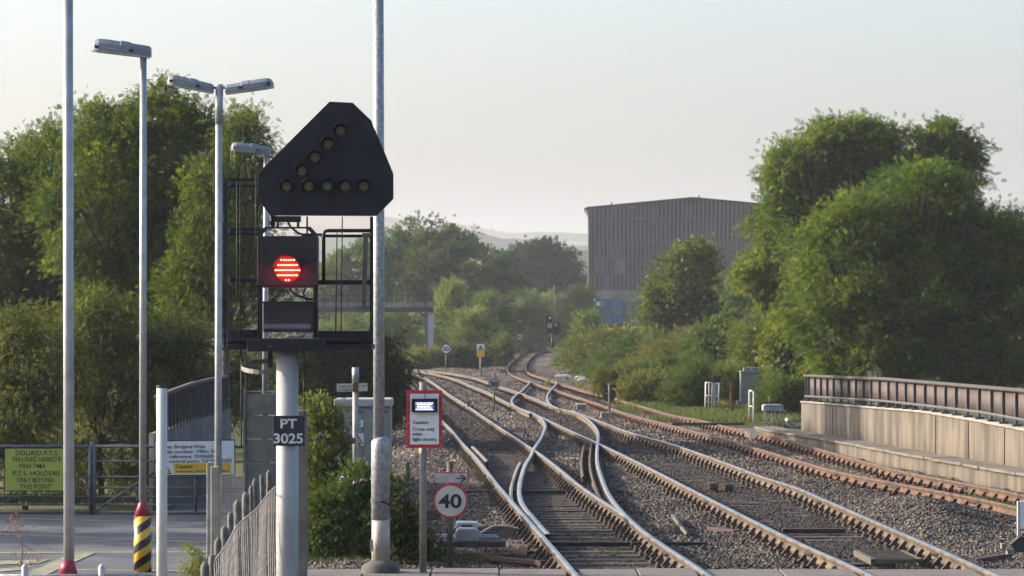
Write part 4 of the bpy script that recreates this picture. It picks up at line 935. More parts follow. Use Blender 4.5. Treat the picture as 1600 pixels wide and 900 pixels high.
pl = [(516,160.3),(552.2,161.9),(580.8,189.4),(601.6,238.7),(615.5,272.6),(615.5,311.6),(589.3,338.2),(423.4,337.4),(404.2,310.8),(404.2,272)]
pts = [(t.x(a), t.z(b)) for a, b in pl][::-1]
ji = MB().prism(pts, -.14, -.10).build('junction_indicator', MK, t.e, .004)
MB().prism([(t.x(a), t.z(b)) for a, b in [(440,300),(585,300),(585,245),(540,190),(500,215)]], -.10, .12).build('indicator_housing', MK, ji)
MB().tube([(t.x(562),-.141,t.z(183)),(t.x(535),-.141,t.z(210))], .002, 4).build('seam', M_ink(), ji)
for a, b in ((522,172),(548,173),(480,212),(440,250),(412,290),(420,326),(470,330),(540,330),(590,326),(608,300),(590,250),(572,195)):
    MB().disc(t.x(a), t.z(b), .006, -.145, -.139, 8).build('plate_bolt', M_chair, ji)
M_lensy = mat('amber_lens', (.085,.075,.018), .35, 0, (.17,.15,.035), 90, spec=.6)
for a, b in ((533.5,205.5),(513.8,226),(494,246.5),(474,267.5),(450,292),(484,291.5),(512.8,291.5),(540.8,291.5),(569.5,291.5)):
    ln = MB(); ln.disc(t.x(a), t.z(b), 9.*t.k, -.165, -.139, 24); lo = ln.build('indicator_lamp', M_ink(), ji)
    hood = MB(); n = 20; r0 = 10.6*t.k; r1 = 9.6*t.k; V = []
    for k in range(n+1):
        a_ = R(-38+256*k/n); L_ = .11+.03*math.sin(a_)
        for rr, yy_ in ((r0,-.14),(r0,-.14-L_),(r1,-.14-L_),(r1,-.14)): V.append((t.x(a)+rr*math.cos(a_), yy_, t.z(b)+rr*math.sin(a_)))
    F_ = [(i*4+j, (i+1)*4+j, (i+1)*4+(j+1)%4, i*4+(j+1)%4) for i in range(n) for j in range(4)]; hood.add(V, F_, 0, True); hood.build('hood', MK, lo)
    gl = MB(); gl.disc(t.x(a), t.z(b+.8), 6.8*t.k, -.172, -.164, 24); gl.build('glass', M_lensy, lo)
# main red head
hp = [(403,446),(403,369),(416,356),(484,356),(497,369),(497,446)]
hd = MB().prism([(t.x(a), t.z(b)) for a, b in hp[:2]+hp[4:]][::-1], -.08, .16).build('signal_head', MC, t.e, .006)
b_ = MB()
for s_ in ((403,369,417,356),(497,369,483,356)): b_.beam((t.x(s_[0]+(2 if s_[0] < 450 else -2)),-.05,t.z(s_[1])), (t.x(s_[2]),-.05,t.z(s_[3])), .02, .035)
b_.beam((t.x(414),-.05,t.z(356)), (t.x(486),-.05,t.z(356)), .03, .015); b_.build('head_frame', MC, t.e)
led = MB().disc(t.x(450.4), t.z(421), 20.5*t.k, -.09, -.075, 40).build('lens', mat('dark_red_glass', (.06,.002,.004), .3, 0, (.09,.004,.006), 20, emit=((1,.002,.008), .13)), hd)
M_ledm = mat('red_led', (.5,.05,.04), .4, emit=((1,.16,.09), 4))
def ball(mb, x, y, z, r, n=8):
    mb.disc(x, z, r, y-.004, y, n)
for yrow, nn, x0_, x1_ in ((406.6,6,440.5,460.5),(414.4,9,436,465),(422.3,11,432,468.5),(430.3,9,435.5,465),(437.8,2,448,452.4)):
    dots = MB()
    for k in range(nn): ball(dots, t.x(x0_+(x1_-x0_)*k/(nn-1)), -.091, t.z(yrow), 1.55*t.k)
    dots.build('led_row', M_ledm, led)
pl_ = bpy.data.lights.new('signal_glow', 'POINT'); pl_.energy = 2.2; pl_.color = (1,.02,.03); pl_.shadow_soft_size = .06
po_ = bpy.data.objects.new('signal_glow', pl_); C.objects.link(po_); po_.parent = t.e; po_.location = (t.x(450.4), -.2, t.z(421))
sh = MB(); n = 20; V = []
for k in range(n+1):
    a_ = R(10+160*k/n)
    for rr, yy_ in ((21.5,-.08),(21.5,-.26),(20.6,-.26),(20.6,-.08)): V.append((t.x(450.4)+rr*t.k*math.cos(a_), yy_, t.z(421)+rr*t.k*math.sin(a_)))
sh.add(V, [(i*4+j, (i+1)*4+j, (i+1)*4+(j+1)%4, i*4+(j+1)%4) for i in range(n) for j in range(4)], 0, True); sh.build('hood', MK, hd)
sub = MB(); t.box(sub, 412, 490, 473, 519, -.08, .14); so_ = sub.build('lower_unit', MC, t.e, .005)
t.box(MB(), 410.5, 491.5, 471, 474, -.11, .15).build('lid', MK, so_); t.box(MB(), 414, 486, 506, 513.5, -.086, -.079).build('pale_strip', mat('pale_strip', (.10,.11,.15), .5), so_)
fr = MB()
for x0_, x1_, y0_, y1_ in ((403,410,446,532),(490,497,440,528)): t.box(fr, x0_, x1_, y0_, y1_, -.03, .05)
t.box(fr, 403, 497, 446.5, 449.5, -.07, .1); fr.build('head_bracket', MK, t.e)
cb = MB()
cb.tube([(t.x(451),-.02,t.z(446)),(t.x(456),-.06,t.z(455)),(t.x(466),-.06,t.z(462)),(t.x(484),-.05,t.z(468)),(t.x(492),0,t.z(466))], .011, 8)
cb.tube([(t.x(450),-.02,t.z(346)),(t.x(455),-.06,t.z(355)),(t.x(466),-.06,t.z(364)),(t.x(478),-.05,t.z(369))], .010, 8)
cb.tube([(t.x(478),.0,t.z(450)),(t.x(474),-.03,t.z(458)),(t.x(479),-.02,t.z(470))], .008, 8); cb.build('cable', MK, t.e)
jb = MB(); t.box(jb, 429, 470, 338, 347, -.06, .05)
for px in (434, 466): jb.tube([(t.x(px),-.02,t.z(347)),(t.x(px),-.02,t.z(355))], .012, 8)
jb.build('terminal_box', M_darkred(), t.e)
up = MB()
for px, w_, y0_, y1_ in ((426,6,300,356),(479.5,2.5,338,372)): t.box(up, px-w_/2, px+w_/2, y0_, y1_, .02, .06)
up.build('indicator_upright', MK, t.e)
bs = MB(); t.box(bs, 389, 511, 531.5, 549, -.20, -.12); t.box(bs, 355, 402, 515, 545, -.05, .35); t.box(bs, 497, 580, 517, 546, .05, .35); t.box(bs, 355, 582, 538, 546, -.12, .55); t.box(bs, 360, 560, 529, 533, -.16, .3)
plat = bs.build('platform_beams', MK, t.e, .004)
bt = MB(); bt.disc(t.x(423.5), t.z(541), .016, -.215, -.199, 8); bt.disc(t.x(473), t.z(542), .018, -.215, -.199, 8); bt.build('bolt', M_chair, plat)
cg = MB()
def vb(px, y0_, y1_, w_, dy): t.box(cg, px-w_/2, px+w_/2, y0_, y1_, dy-.02, dy+.02)
def hb(x0_, x1_, py, w_, dy): t.box(cg, x0_, x1_, py-w_/2, py+w_/2, dy-.015, dy+.015)
vb(351.5, 277, 545, 5, .1); vb(580, 338, 545, 5, .1)
for py, w_ in ((280,4.5),(290,4.5),(358,4.5),(365,4),(438,6)): hb(354, 405, py, w_, .14)
hb(500, 580, 368, 4.5, .16); hb(497, 580, 441, 7, .12)
cg.tube([(t.x(505),.08,t.z(441)),(t.x(505),.08,t.z(365)),(t.x(507.5),.08,t.z(361)),(t.x(512),.08,t.z(360)),(t.x(580),.08,t.z(360))], .016, 8)
hb(470, 505, 366, 4, .14)
cg.build('cage_frame', MK, t.e)
rd = MB()
for px, y0_, y1_, r in ((371.5,288,545,.0045),(376.8,288,560,.005),(401,272,440,.004),(525.5,364,520,.005),(533.8,339,520,.005)): rd.tube([(t.x(px),-.1,t.z(y1_)),(t.x(px+ (2 if px > 500 else 0)),-.1,t.z(y0_))], r, 6)
rd.build('stay_rod', MK, t.e)
lv = MB(); lv.beam((t.x(568.5),0,t.z(482)), (t.x(571.5),0,t.z(368)), .04, .03); t.box(lv, 564, 577, 477, 485, -.03, .05); t.box(lv, 566, 580, 364, 369, -.03, .05); lv.build('ladder_lever', mat('dull_brown_metal', (.07,.06,.055), .7, .2, (.12,.10,.09), 10), t.e)
pt = MB()
for px, py in ((356,286),(356,360),(356,438)): t.box(pt, px-1.5, px+2.5, py-5, py+5, .05, .12)
pt.build('cage_clamp', mat('dull_brown_metal', (.07,.06,.055), .7), t.e)
ld = MB(); cx = t.x(412); n = 28
V = []
for k in range(n+1):
    a_ = 2*math.pi*k/n; 
    for dz in (0, .04): V.append((cx+.225*math.cos(a_), .34+.30*math.sin(a_), t.z(577)+dz+.045*math.sin(a_)))
ld.add(V, [(2*i,2*i+2,2*i+3,2*i+1) for i in range(n)]); hoop = ld.build('ladder_hoop', mat('hoop_metal', (.10,.09,.08), .6, .3, (.16,.15,.13), 8), t.e)
so1 = hoop.modifiers.new('solid', 'SOLIDIFY'); so1.thickness = .006
ldr = MB(); 
for px in (372.5, 379.5, 471.5): ldr.tube([(t.x(px),.32,t.z(548)),(t.x(px),.32,t.z(700))], .006, 6)
ldr.box(t.x(418), t.x(425), .04, .07, t.z(575), t.z(545)); ldr.build('ladder_stay', MK, t.e)
cam_ = MB(); cam_.tube([(t.x(447),-.1,t.z(528)),(t.x(455),-.1,t.z(524)),(t.x(466),-.09,t.z(526)),(t.x(476),-.1,t.z(522))], .014, 6); t.box(cam_, 478, 488, 521, 529, -.1, -.02); cam_.build('cable_gland', M_galv(), t.e)

# ------------------------------------------------------------------ trackside signs
t = T('caution_sign', 'red-bordered caution board with a lit white display on a slim post', 'sign', 661, 890, 37)
MB().tube([(0,0,-.2),(0,0,t.z(597))], 5.6*t.k, 18).build('post', mat('sign_post', (.16,.145,.12), .6, .1, (.22,.2,.17), 6), t.e)
bd = t.box(MB(), 635.5, 691, 609.5, 699.5, -.075, -.045).build('red_border', M_red(), t.e, .005)
t.box(MB(), 641, 686, 615, 694, -.079, -.0752).build('white_panel', M_white(), bd)
sc_ = t.box(MB(), 645.5, 682.5, 624, 643.5, -.13, -.08).build('display', M_ink(), t.e)
hd_ = MB(); t.box(hd_, 644, 684, 622.5, 625, -.19, -.08); t.box(hd_, 644, 645.5, 625, 643, -.17, -.08); t.box(hd_, 682.5, 684, 625, 643, -.17, -.08); hd_.build('visor', M_ink(), sc_)
M_lit = mat('lit_white_dots', (.8,.8,.85), .5, emit=((.86,.9,1), .9)); dm = MB()
for r_ in range(5):
    for c_ in range(13):
        if (c_ in (0,12) and r_ not in (0,4)) or (c_ == 11 and r_ == 2): continue
        dm.disc(t.x(650.8+c_*2.12), t.z(629.3+r_*2.55), .8*t.k, -.134, -.130, 6)
dm.build('lit_dots', M_lit, sc_); t.box(MB(), 649, 678.5, 627.5, 641, -.1315, -.1301).build('display_glass', mat('display_glow', (.15,.16,.3), .3, emit=((.3,.33,.75), .12)), sc_)
MK2 = mat('grey_ink', (.045,.05,.065), .6)
for s_, py, w_ in (('Caution',662,24.5),('Cross only',672.5,34.5),('when',680,14.5),('light shows',688.3,36)): t.text(s_, 645, py, 5.2, MK2, -.0815, bd, 'LEFT', w_, .0008)
for px in (638,688.5):
    for py in (618,640,662,684,697): MB().disc(t.x(px), t.z(py), .007, -.082, -.074, 8).build('rivet', M_galv(), bd)
MB().tube([(t.x(664),-.082,t.z(625)),(t.x(664),-.082,t.z(612))], .003, 5).build('cable', MK2, t.e)

t = T('speed_sign', 'round white 40 speed sign with a red rim under an arrow plate', 'sign', 703, 868, 39.8)
MB().tube([(0,0,-.25),(0,0,t.z(721))], 4.8*t.k, 16).build('post', mat('dark_post', (.055,.05,.042), .7, .1, (.09,.08,.07), 6), t.e)
bd = t.box(MB(), 678, 732, 737.5, 755, -.06, -.045).build('arrow_plate', M_red(), t.e)
t.box(MB(), 679.5, 730.5, 739, 753.5, -.064, -.0602).build('arrow_face', M_dirtyw(), bd)
ar = MB(); ar.beam((t.x(712.5),-.066,t.z(747)), (t.x(727),-.066,t.z(747)), .003, 1.7*t.k); ar.beam((t.x(728),-.066,t.z(747)), (t.x(720.5),-.066,t.z(741.8)), .003, 1.8*t.k); ar.beam((t.x(728),-.0662,t.z(747)), (t.x(720.5),-.0662,t.z(752.2)), .003, 1.8*t.k); ar.build('arrow', M_ink(), bd)
dc = MB().disc(t.x(704.2), t.z(782.3), 27*t.k, -.06, -.045, 44).build('red_rim', M_red(), t.e)
MB().disc(t.x(704.2), t.z(782.3), 24*t.k, -.064, -.0602, 44).build('white_face', mat('sign_face', (.42,.41,.36), .5, 0, (.5,.49,.44), 8), dc)
t.text('40', 703.7, 792.5, 20.5, M_ink(), -.0655, dc, 'CENTER', 36, .006)

M_gan0 = mat('gantry_dark', (.03,.032,.045), .6, .2, (.05,.052,.065), 1)
def disc_sign(label, px, py, r, base, num, d, rim, face=True, z=None, postw=4, top=None, wpx=None):
    t = T('speed_sign', label, 'sign', px, base, d)
    MB().tube([(0,0,-.3),(0,0,t.z(top if top else py+r*.5))], postw*t.k/2, 10).build('post', mat('dark_post', (.055,.05,.042), .7), t.e)
    o = MB().disc(0, t.z(py), r*t.k, -.09, -.07, 32).build('rim', rim, t.e)
    MB().disc(0, t.z(py), (r-1.1)*t.k, -.094, -.0902, 32).build('face', mat('grey_face', (.30,.29,.27), .6, 0, (.36,.35,.33), 4), o)
    t.text(num, px, py+r*.42, r*.84, M_ink(), -.098, o, 'CENTER', wpx or r*1.25, .01)
    return t
disc_sign('round grey 30 speed sign standing between the tracks', 772, 600, 9, 636, '30', 108, M_black(), postw=3, top=583)
t50 = disc_sign('round white 50 speed sign at the edge of the brambles', 697, 545, 7.8, 578, '50', 190, M_black(), postw=2)
t60 = disc_sign('farthest round sign, small and pale in front of the dark wood', 812, 526, 5.6, 544, '60', 300, M_black(), postw=1.2)
for q in (t50, t60):
    for ch in q.e.children_recursive:
        if ch.name.startswith('face'): ch.data.materials[0] = M_white()
t = T('warning_sign', 'white and yellow warning board with a black triangle on a pale post', 'sign', 751, 584, 182)
MB().tube([(0,0,-.3),(0,0,t.z(540))], 1.5*t.k, 10).build('post', M_conc(), t.e)
t.box(MB(), 744.8, 757, 537.5, 547.5, -.08, -.05).build('upper_plate', M_white(), t.e)
MB().prism([(t.x(751),t.z(539)),(t.x(746.3),t.z(547)),(t.x(755.8),t.z(547))], -.085, -.0802).build('triangle', M_ink(), t.e)
MB().prism([(t.x(751),t.z(541.2)),(t.x(748),t.z(546.3)),(t.x(754),t.z(546.3))], -.089, -.0852).build('triangle_fill', M_yel(), t.e)
t.text('!', 751, 546, 4.2, M_ink(), -.091, None, 'CENTER', None, .01)
t.box(MB(), 744.8, 757, 547.8, 557.5, -.08, -.05).build('lower_plate', M_yel(), t.e)
t = T('disc_signal_back', 'dark round disc seen from behind with a crossbar, on a concrete block', 'sign', 952, 653, 99)
MB().tube([(0,0,0),(0,0,t.z(600))], 1.6*t.k, 10).build('post', mat('weathered_post', (.12,.11,.095)), t.e)
MB().disc(0, t.z(617), 10.3*t.k, .03, .06, 28).build('disc', mat('back_dark', (.02,.022,.018), .7, 0, (.035,.037,.03), 4), t.e)
t.box(MB(), 942.5, 962.5, 601, 606.5, .03, .06).build('crossbar', mat('back_dark', (.02,.022,.018)), t.e)
t.box(MB(), 939, 957, 644, 654, -.12, .35).build('block', M_conc(), t.e, .02)
MB().box(-.13,.0,.0,.03,t.z(616),t.z(614)).build('catch', M_conc(), t.e)
t = T('small_box', 'small white box lying in the ballast left of the dark disc', 'box', 908, 639.5, 105)
t.box(MB(), 901, 916, 632.5, 640, 0, .5).build('body', M_conc(), t.e, .02); t.box(MB(), 900, 917, 631, 633, -.03, .53).build('lid', M_dirtyw(), t.e, .01)
t = T('railway_signal', 'dark distant signal with small white plates above the far track', 'railway signal', 863, 535, 216)
mb = MB(); t.box(mb, 853.5, 874, 515.5, 523, -.1, .5); t.box(mb, 853.5, 855.5, 493, 523, -.05, .1); t.box(mb, 872.5, 874.5, 503, 523, -.05, .1); mb.build('platform', M_black(), t.e)
t.box(MB(), 855.5, 863, 494, 503.5, -.2, .1).build('indicator', M_black(), t.e); t.box(MB(), 857, 861.5, 495, 498.5, -.22, -.205).build('white_plate', M_dirtyw(), t.e)
h1 = t.box(MB(), 854.5, 862.5, 505, 516, -.2, .1).build('signal_head', M_black(), t.e); t.box(MB(), 855.5, 862, 505.5, 512.5, -.22, -.205).build('number_plate', M_dirtyw(), h1); t.box(MB(), 858, 859.3, 505.8, 512, -.24, -.225).build('bar', M_ink(), h1)
h2 = t.box(MB(), 864, 872, 502, 515, -.2, .1).build('signal_head', M_black(), t.e); t.box(MB(), 865.5, 870.5, 504, 511, -.22, -.205).build('number_plate', M_conc(), h2)
MB().tube([(0,0,-.5),(0,0,t.z(520))], .08, 10).build('post', M_gan0, t.e); t.box(MB(), 858, 864, 521.5, 523, -.3, -.12).build('foot_plate', M_dirtyw(), t.e)

# ------------------------------------------------------------------ signal gantry
t = T('signal_gantry', 'distant signal gantry with a railed walkway on a grey leg', 'gantry', 672, 556, 212)
M_gan = mat('gantry_dark', (.03,.032,.045), .6, .2, (.05,.052,.065), 1)
bm_ = MB(); t.box(bm_, 470, 678, 480, 487.5, -.5, .5); bm_.build('beam', M_gan, t.e)
lg = MB(); t.box(lg, 668.5, 677, 487.5, 560, -.25, .25); lg.build('leg', mat('gantry_grey', (.36,.37,.38), .7, 0, (.44,.45,.46), 1), t.e)
l2 = MB(); t.box(l2, 664.5, 668.5, 487.5, 560, -.3, -.1); l2.beam((t.x(655),0,t.z(488)), (t.x(667),0,t.z(497)), .15, .12); l2.build('brace', mat('gantry_brown', (.12,.1,.09), .8), t.e)
rl = MB()
for py in (461.5, 470.5): t.box(rl, 470, 678, py-.5, py+.5, -.5, -.44)
for px in np.arange(474, 680, 17.3): t.box(rl, px-.5, px+.5, 461, 480, -.5, -.44)
rl.build('handrail', M_gan, t.e)
kp = MB()
for k in range(12): t.box(kp, 474+k*17.3, 489+k*17.3, 472.5, 478.5, -.36, -.33)
kp.build('mesh_panel', mat('gantry_panel', (.22,.23,.22), .7), t.e)
t = T('distant_house', 'white gabled building glimpsed beyond the gantry beside the mast', 'house', 596, 520, 330)
MB().box(-2.5, t.x(616), 0, 6, -1, t.z(466)).build('wall', M_pale, t.e); MB().prism([(-2.8,t.z(466)),(t.x(617),t.z(466)),(t.x(607),t.z(452)),(-2.8,t.z(450))], -.3, 6.3).build('roof', M_dirtyw(), t.e)
t = T('power_pole', 'thin pale pole standing before the distant oak', 'pole', 866, 500, 330)
MB().tube([(0,0,-.5),(0,0,t.z(446))], .045, 8).build('shaft', M_post(), t.e); MB().box(-.25,.25,-.05,.05,t.z(444),t.z(443)).build('crossarm', M_timber(), t.e)
t = T('timber_baulk', 'long dark timber laid across the far rusty track', 'baulk', 808, 580.5, 188)
t.box(MB(), 781, 837, 579.2, 582, -.12, .12).build('baulk', M_timber(), t.e)

# ------------------------------------------------------------------ lineside kit on the left
t = T('equipment_cabinet', 'pale grey equipment cabinet with a yellow warning triangle', 'cabinet', 565, 790, 47)
M_cab = mat('cabinet_grey', (.20,.195,.18), .6, 0, (.255,.25,.235), 3)
cb_ = t.box(MB(), 524, 610, 636, 800, 0, .7).build('body', M_cab, t.e, .01)
t.box(MB(), 522, 612, 623, 635.8, -.05, .75).build('lid', mat('cabinet_top', (.30,.30,.29), .55, 0, (.36,.36,.35), 3), t.e, .02)
for a, b_ in ((529,566),(568.5,606)):
    dr = t.box(MB(), a, b_, 641, 796, -.012, .0).build('door', M_cab, t.e, .006)
    t.box(MB(), b_-9, b_-2 , 642, 644, -.02,-.012).build('hinge', M_ink(), dr)
t.box(MB(), 561.5, 568, 656, 667, -.016, -.0125).build('notice', M_white(), t.e)
wp = t.box(MB(), 550.5, 568.5, 677, 696, -.018, -.0125).build('warning_plate', M_white(), t.e)
MB().prism([(t.x(561),t.z(681)),(t.x(554.5),t.z(693.5)),(t.x(567.3),t.z(693.5))], -.021, -.0182).build('triangle', M_ink(), wp); MB().prism([(t.x(561),t.z(683.5)),(t.x(556.6),t.z(692.2)),(t.x(565.3),t.z(692.2))], -.024, -.0212).build('triangle_fill', M_yel(), wp)
t = T('cross_sign', 'small white "Trains run either way" plate on an old grey post', 'sign', 555.5, 780, 42.5)
MB().tube([(0,0,-.3),(0,0,t.z(597))], 4.7*t.k, 16).build('post', mat('flaking_post', (.15,.155,.16), .6, .1, (.30,.31,.31), 12, stretch=(1,1,.4)), t.e)
MB().tube([(0,0,t.z(597)),(0,0,t.z(574))], 5.4*t.k, 16).build('top_sleeve', M_galv(), t.e)
MB().prism([(t.x(551),t.z(683)),(t.x(556.5),t.z(686)),(t.x(555),t.z(692)),(t.x(551),t.z(694))], -.043, -.034).build('rust_patch', M_rust(), t.e)
pp_ = t.box(MB(), 531, 579, 599, 611.5, -.055, -.043).build('plate', mat('old_plate', (.40,.38,.31), .6, 0, (.5,.48,.4), 8), t.e); pp_.rotation_euler = (0, R(-1.5), 0)
t.text('Trains run either way', 533, 604.6, 3.4, MK2, -.0565, pp_, 'LEFT', 44, .0005); t.text('on each line', 533, 609.8, 3.4, MK2, -.0565, pp_, 'LEFT', 26, .0005)
t.box(MB(), 552, 560, 597.5, 613, -.062, -.0575).build('clip', M_rust(), t.e)
t = T('fence_post', 'broad weathered concrete post just right of the white signal post', 'post', 473, 880, 33)
t.box(MB(), 463, 480, 641, 900, -.06, .06).build('shaft', M_post(), t.e, .01)
t = T('concrete_panel_wall', 'stack of dull concrete boards between two posts left of the signal post', 'wall', 405, 790, 43)
for k, (a, b_) in enumerate(((615.5,648),(649.5,685),(686.5,722),(723.5,760),(761.5,800))): t.box(MB(), 384, 431, a, b_, -.03, .03).build('board', mat('dull_board', (.115,.112,.098), .9, 0, (.165,.16,.14), 6, .2, 30), t.e, .006)
for px in (382.5, 432.5): t.box(MB(), px-2, px+2, 608, 800, -.06, .06).build('upright', M_post(), t.e)
t.box(MB(), 380, 440, 611, 612.5, -.02, .02).build('top_bar', M_galv(), t.e)
for (px, y0, w_, d, lb) in ((328,722,9,33,'left, narrower of the two pale concrete fence posts before the double lamp post'), (336.5,729,13,31.5,'right, wider of the two pale concrete fence posts before the double lamp post')):
    t = T('fence_post', lb, 'post', px, 900, d, 'pale concrete fence posts')
    t.box(MB(), px-w_/2, px+w_/2, y0, 960, -.05, .05).build('shaft', mat('pale_post', (.19,.18,.15), .9, 0, (.28,.265,.225), 8, .2, 30), t.e, .008)
# wire fence running away from the camera
fx = lambda y: -1.78 - (y-20)*.043
g = random.Random(8); fp = [(388,775,31),(402,762,30.5),(372,785,27.5),(382,800,29),(362,800,26.3),(350,815,25.2),(357,790,24.6),(342,838,23.4),(333,868,22),(322,880,21.2),(412,752,32)]
fp = [(420,735,33.2,13),(409,742,32.4,9),(398,748,31.6,12),(392,758,31,10),(384,769,29.6,17),(371,782,28,17),(360,800,27,14),(351,822,26,18),(341,840,25,15),(332,866,24,19),(320,878,23,20)]
order_ = ['tallest, farthest','second farthest','third farthest','fourth farthest','middle, slightly square-topped','middle, broad','middle, leaning','broad blurred','thick blurred','second nearest','nearest']
for (px, py, d, w_), od in zip(fp, order_):
    t = T('fence_stake', od + ' grey stake of the wire fence running beside the signal post', 'stake', px, py, d, 'grey stakes of the wire fence')
    mb = MB().tube([(0,0,-(HC-(py-YH)*d/F)-.4),(g.uniform(-.01,.01),0,-.5),(0,0,-.03),(g.uniform(-.01,.01),0,0)], [w_*t.k*.42,w_*t.k*.40,w_*t.k*g.uniform(.36,.42),w_*t.k*.22], 7); o = mb.build('shaft', mat('grey_stake', (.065,.062,.06), .95, 0, (.135,.13,.125), 14, .4, 40), t.e, .012); o.rotation_euler = (g.uniform(-.03,.03), g.uniform(-.03,.03), g.uniform(-.4,.4))
t = T('wire_fence', 'pale woven wire mesh fence bulging between the grey stakes and the signal post', 'fence', 410, 800, 29)
mb = MB(); A = (335,905,22.5); B_ = (443,752,31.5)
def fpt(u, v):
    d = A[2]+(B_[2]-A[2])*u; top = W(A[0]+(B_[0]-A[0])*u, 0, d); zt_ = HC-((880-(880-752)*u**.8)-YH)*d/F
    return Vector((top.x + .015*math.sin(u*13+v*3), d + .02*math.sin(v*5+u*9), zt_ - v*1.35))
nu, nv = 46, 16
for k in range(nu+1): mb.tube([fpt(k/nu, v/7)-W(410,800,29)*1 for v in range(8)], .0035, 4, caps=False)
for v in range(nv+1): mb.tube([fpt(k/24, v/nv)-W(410,800,29) for k in range(25)], .003, 4, caps=False)
mb.build('wire_mesh', mat('fence_wire', (.2,.185,.165), .7, .1, (.32,.3,.27), 30), t.e)
tw = MB(); tw.tube([fpt(k/24, 0)-W(410,800,29)+Vector((0,0,.01)) for k in range(25)], .006, 5); tw.build('top_wire', mat('fence_wire', (.34,.32,.29)), t.e)
# more mesh behind the concrete posts
t = T('wire_fence', 'faint wire mesh hanging between the concrete posts and the panel wall', 'fence', 362, 800, 38)
mb = MB()
for k in range(15): x_ = 345+k*2.6; mb.tube([(t.x(x_),0,t.z(740)),(t.x(x_),0,t.z(890))], .0022, 4, caps=False)
for k in range(24): z_ = 742+k*6; mb.tube([(t.x(345),0,t.z(z_)),(t.x(382),0,t.z(z_+1))], .002, 4, caps=False)
mb.build('wire_mesh', mat('fence_wire', (.34,.32,.29)), t.e)

# ------------------------------------------------------------------ gate and its notices
t = T('metal_gate', 'double five-bar grey metal gate across the road on the left', 'gate', 146, 803, 48)
gm = mat('gate_grey', (.085,.095,.105), .6, .2, (.13,.14,.15), 8)
def leaf_(name, x0_, x1_):
    mb = MB()
    for k, py in enumerate((697.5,720.5,745,762,776,788.5,801)): mb.tube([(t.x(x0_),0,t.z(py)),(t.x(x1_),0,t.z(py+ (1 if x1_ > 200 else 0)))], (.022 if k in (0,6) else .014), 8)
    for px in (x0_, x1_): mb.tube([(t.x(px),0,t.z(696)),(t.x(px),0,t.z(803))], .024, 8)
    return mb
lf = leaf_('l', -90, 141); lf.build('gate_leaf', gm, t.e)
lf = leaf_('r', 147, 420); lf.tube([(t.x(148),-.02,t.z(799)),(t.x(245),-.02,t.z(735))], .016, 8); lf.tube([(t.x(306),0,t.z(697)),(t.x(306),0,t.z(800))], .02, 8); lf.build('gate_leaf', gm, t.e)
MB().tube([(t.x(144),.05,t.z(690)),(t.x(144),.05,t.z(808))], .03, 8).build('drop_bolt', gm, t.e)
t = T('notice_board', 'yellow-green bilingual P.T.S. holders notice hanging on the gate', 'notice', 54, 733, 47.8)
bd = t.box(MB(), 7, 112, 699.5, 767.5, -.04, -.02).build('border', M_ink(), t.e); t.box(MB(), 8.5, 110.5, 701, 766, -.044, -.0402).build('panel', mat('notice_yellow', (.34,.37,.055), .55, 0, (.40,.43,.07), 6), bd)
for s_, cx_, py, w_ in (('DEILIAID P.T.S.',58.5,711,67),('YN UNIG HEIBIO\'R',58,721,78),('FAN YMA',51.5,731.5,41),('P.T.S. HOLDERS',57,742.8,72),('ONLY BEYOND',55.5,753,57),('THIS POINT',56.5,763.5,49)): t.text(s_, cx_, py, 7.2, M_ink(), -.046, bd, 'CENTER', w_, .0005)
t = T('notice_board', 'white location notice with a navy border and a yellow caution strip', 'notice', 305, 716, 47.7)
bd = t.box(MB(), 241.5, 368, 687, 743.5, -.05, -.03).build('border', mat('navy', (.008,.01,.04), .5), t.e, .003); bd.rotation_euler = (0, R(-.7), 0)
t.box(MB(), 243, 366.5, 689, 741.5, -.054, -.0502).build('panel', M_white(), bd)
for s_, x0_, py, w_ in (('Name: Bridgend West',249.5,700,71.5),('Entity number: 190m 50c',250,707.8,92),('OS reference: SS906806',250.5,715.4,88),('Signal control point: Tel 01793202',242.8,722.6,120)): t.text(s_, x0_, py, 5.4, M_ink(), -.056, bd, 'LEFT', w_, .0008)
ys_ = t.box(MB(), 272, 361, 723.8, 739, -.058, -.0542).build('caution_strip', M_yel(), bd); t.text('Caution', 275, 730.8, 5.0, M_ink(), -.060, ys_, 'LEFT', 26, .0008); t.text('Trains may run in both directions', 275, 737.2, 3.2, M_ink(), -.060, ys_, 'LEFT', 83, .0004)
MB().prism([(t.x(262),t.z(728)),(t.x(255),t.z(740)),(t.x(268),t.z(740))], -.058, -.0542).build('triangle', M_ink(), bd); MB().prism([(t.x(262),t.z(730.3)),(t.x(257.3),t.z(738.8)),(t.x(266),t.z(738.8))], -.0605, -.0582).build('triangle_fill', M_yel(), bd)
# low foreground railing
t = T('foreground_railing', 'low out-of-focus rail between two pale rounded studs at the bottom left', 'railing', 98, 900, 22)
MB().tube([(t.x(-60),0,t.z(900)),(t.x(240),0,t.z(900))], 3.*t.k, 10).build('rail', M_galv(), t.e)
for px in (39, 159): MB().tube([(t.x(px),0,t.z(930)),(t.x(px),0,t.z(886)),(t.x(px),0,t.z(881.5))], [5.5*t.k,5.3*t.k,2.5*t.k], 12).build('stud', M_dirtyw(), t.e)
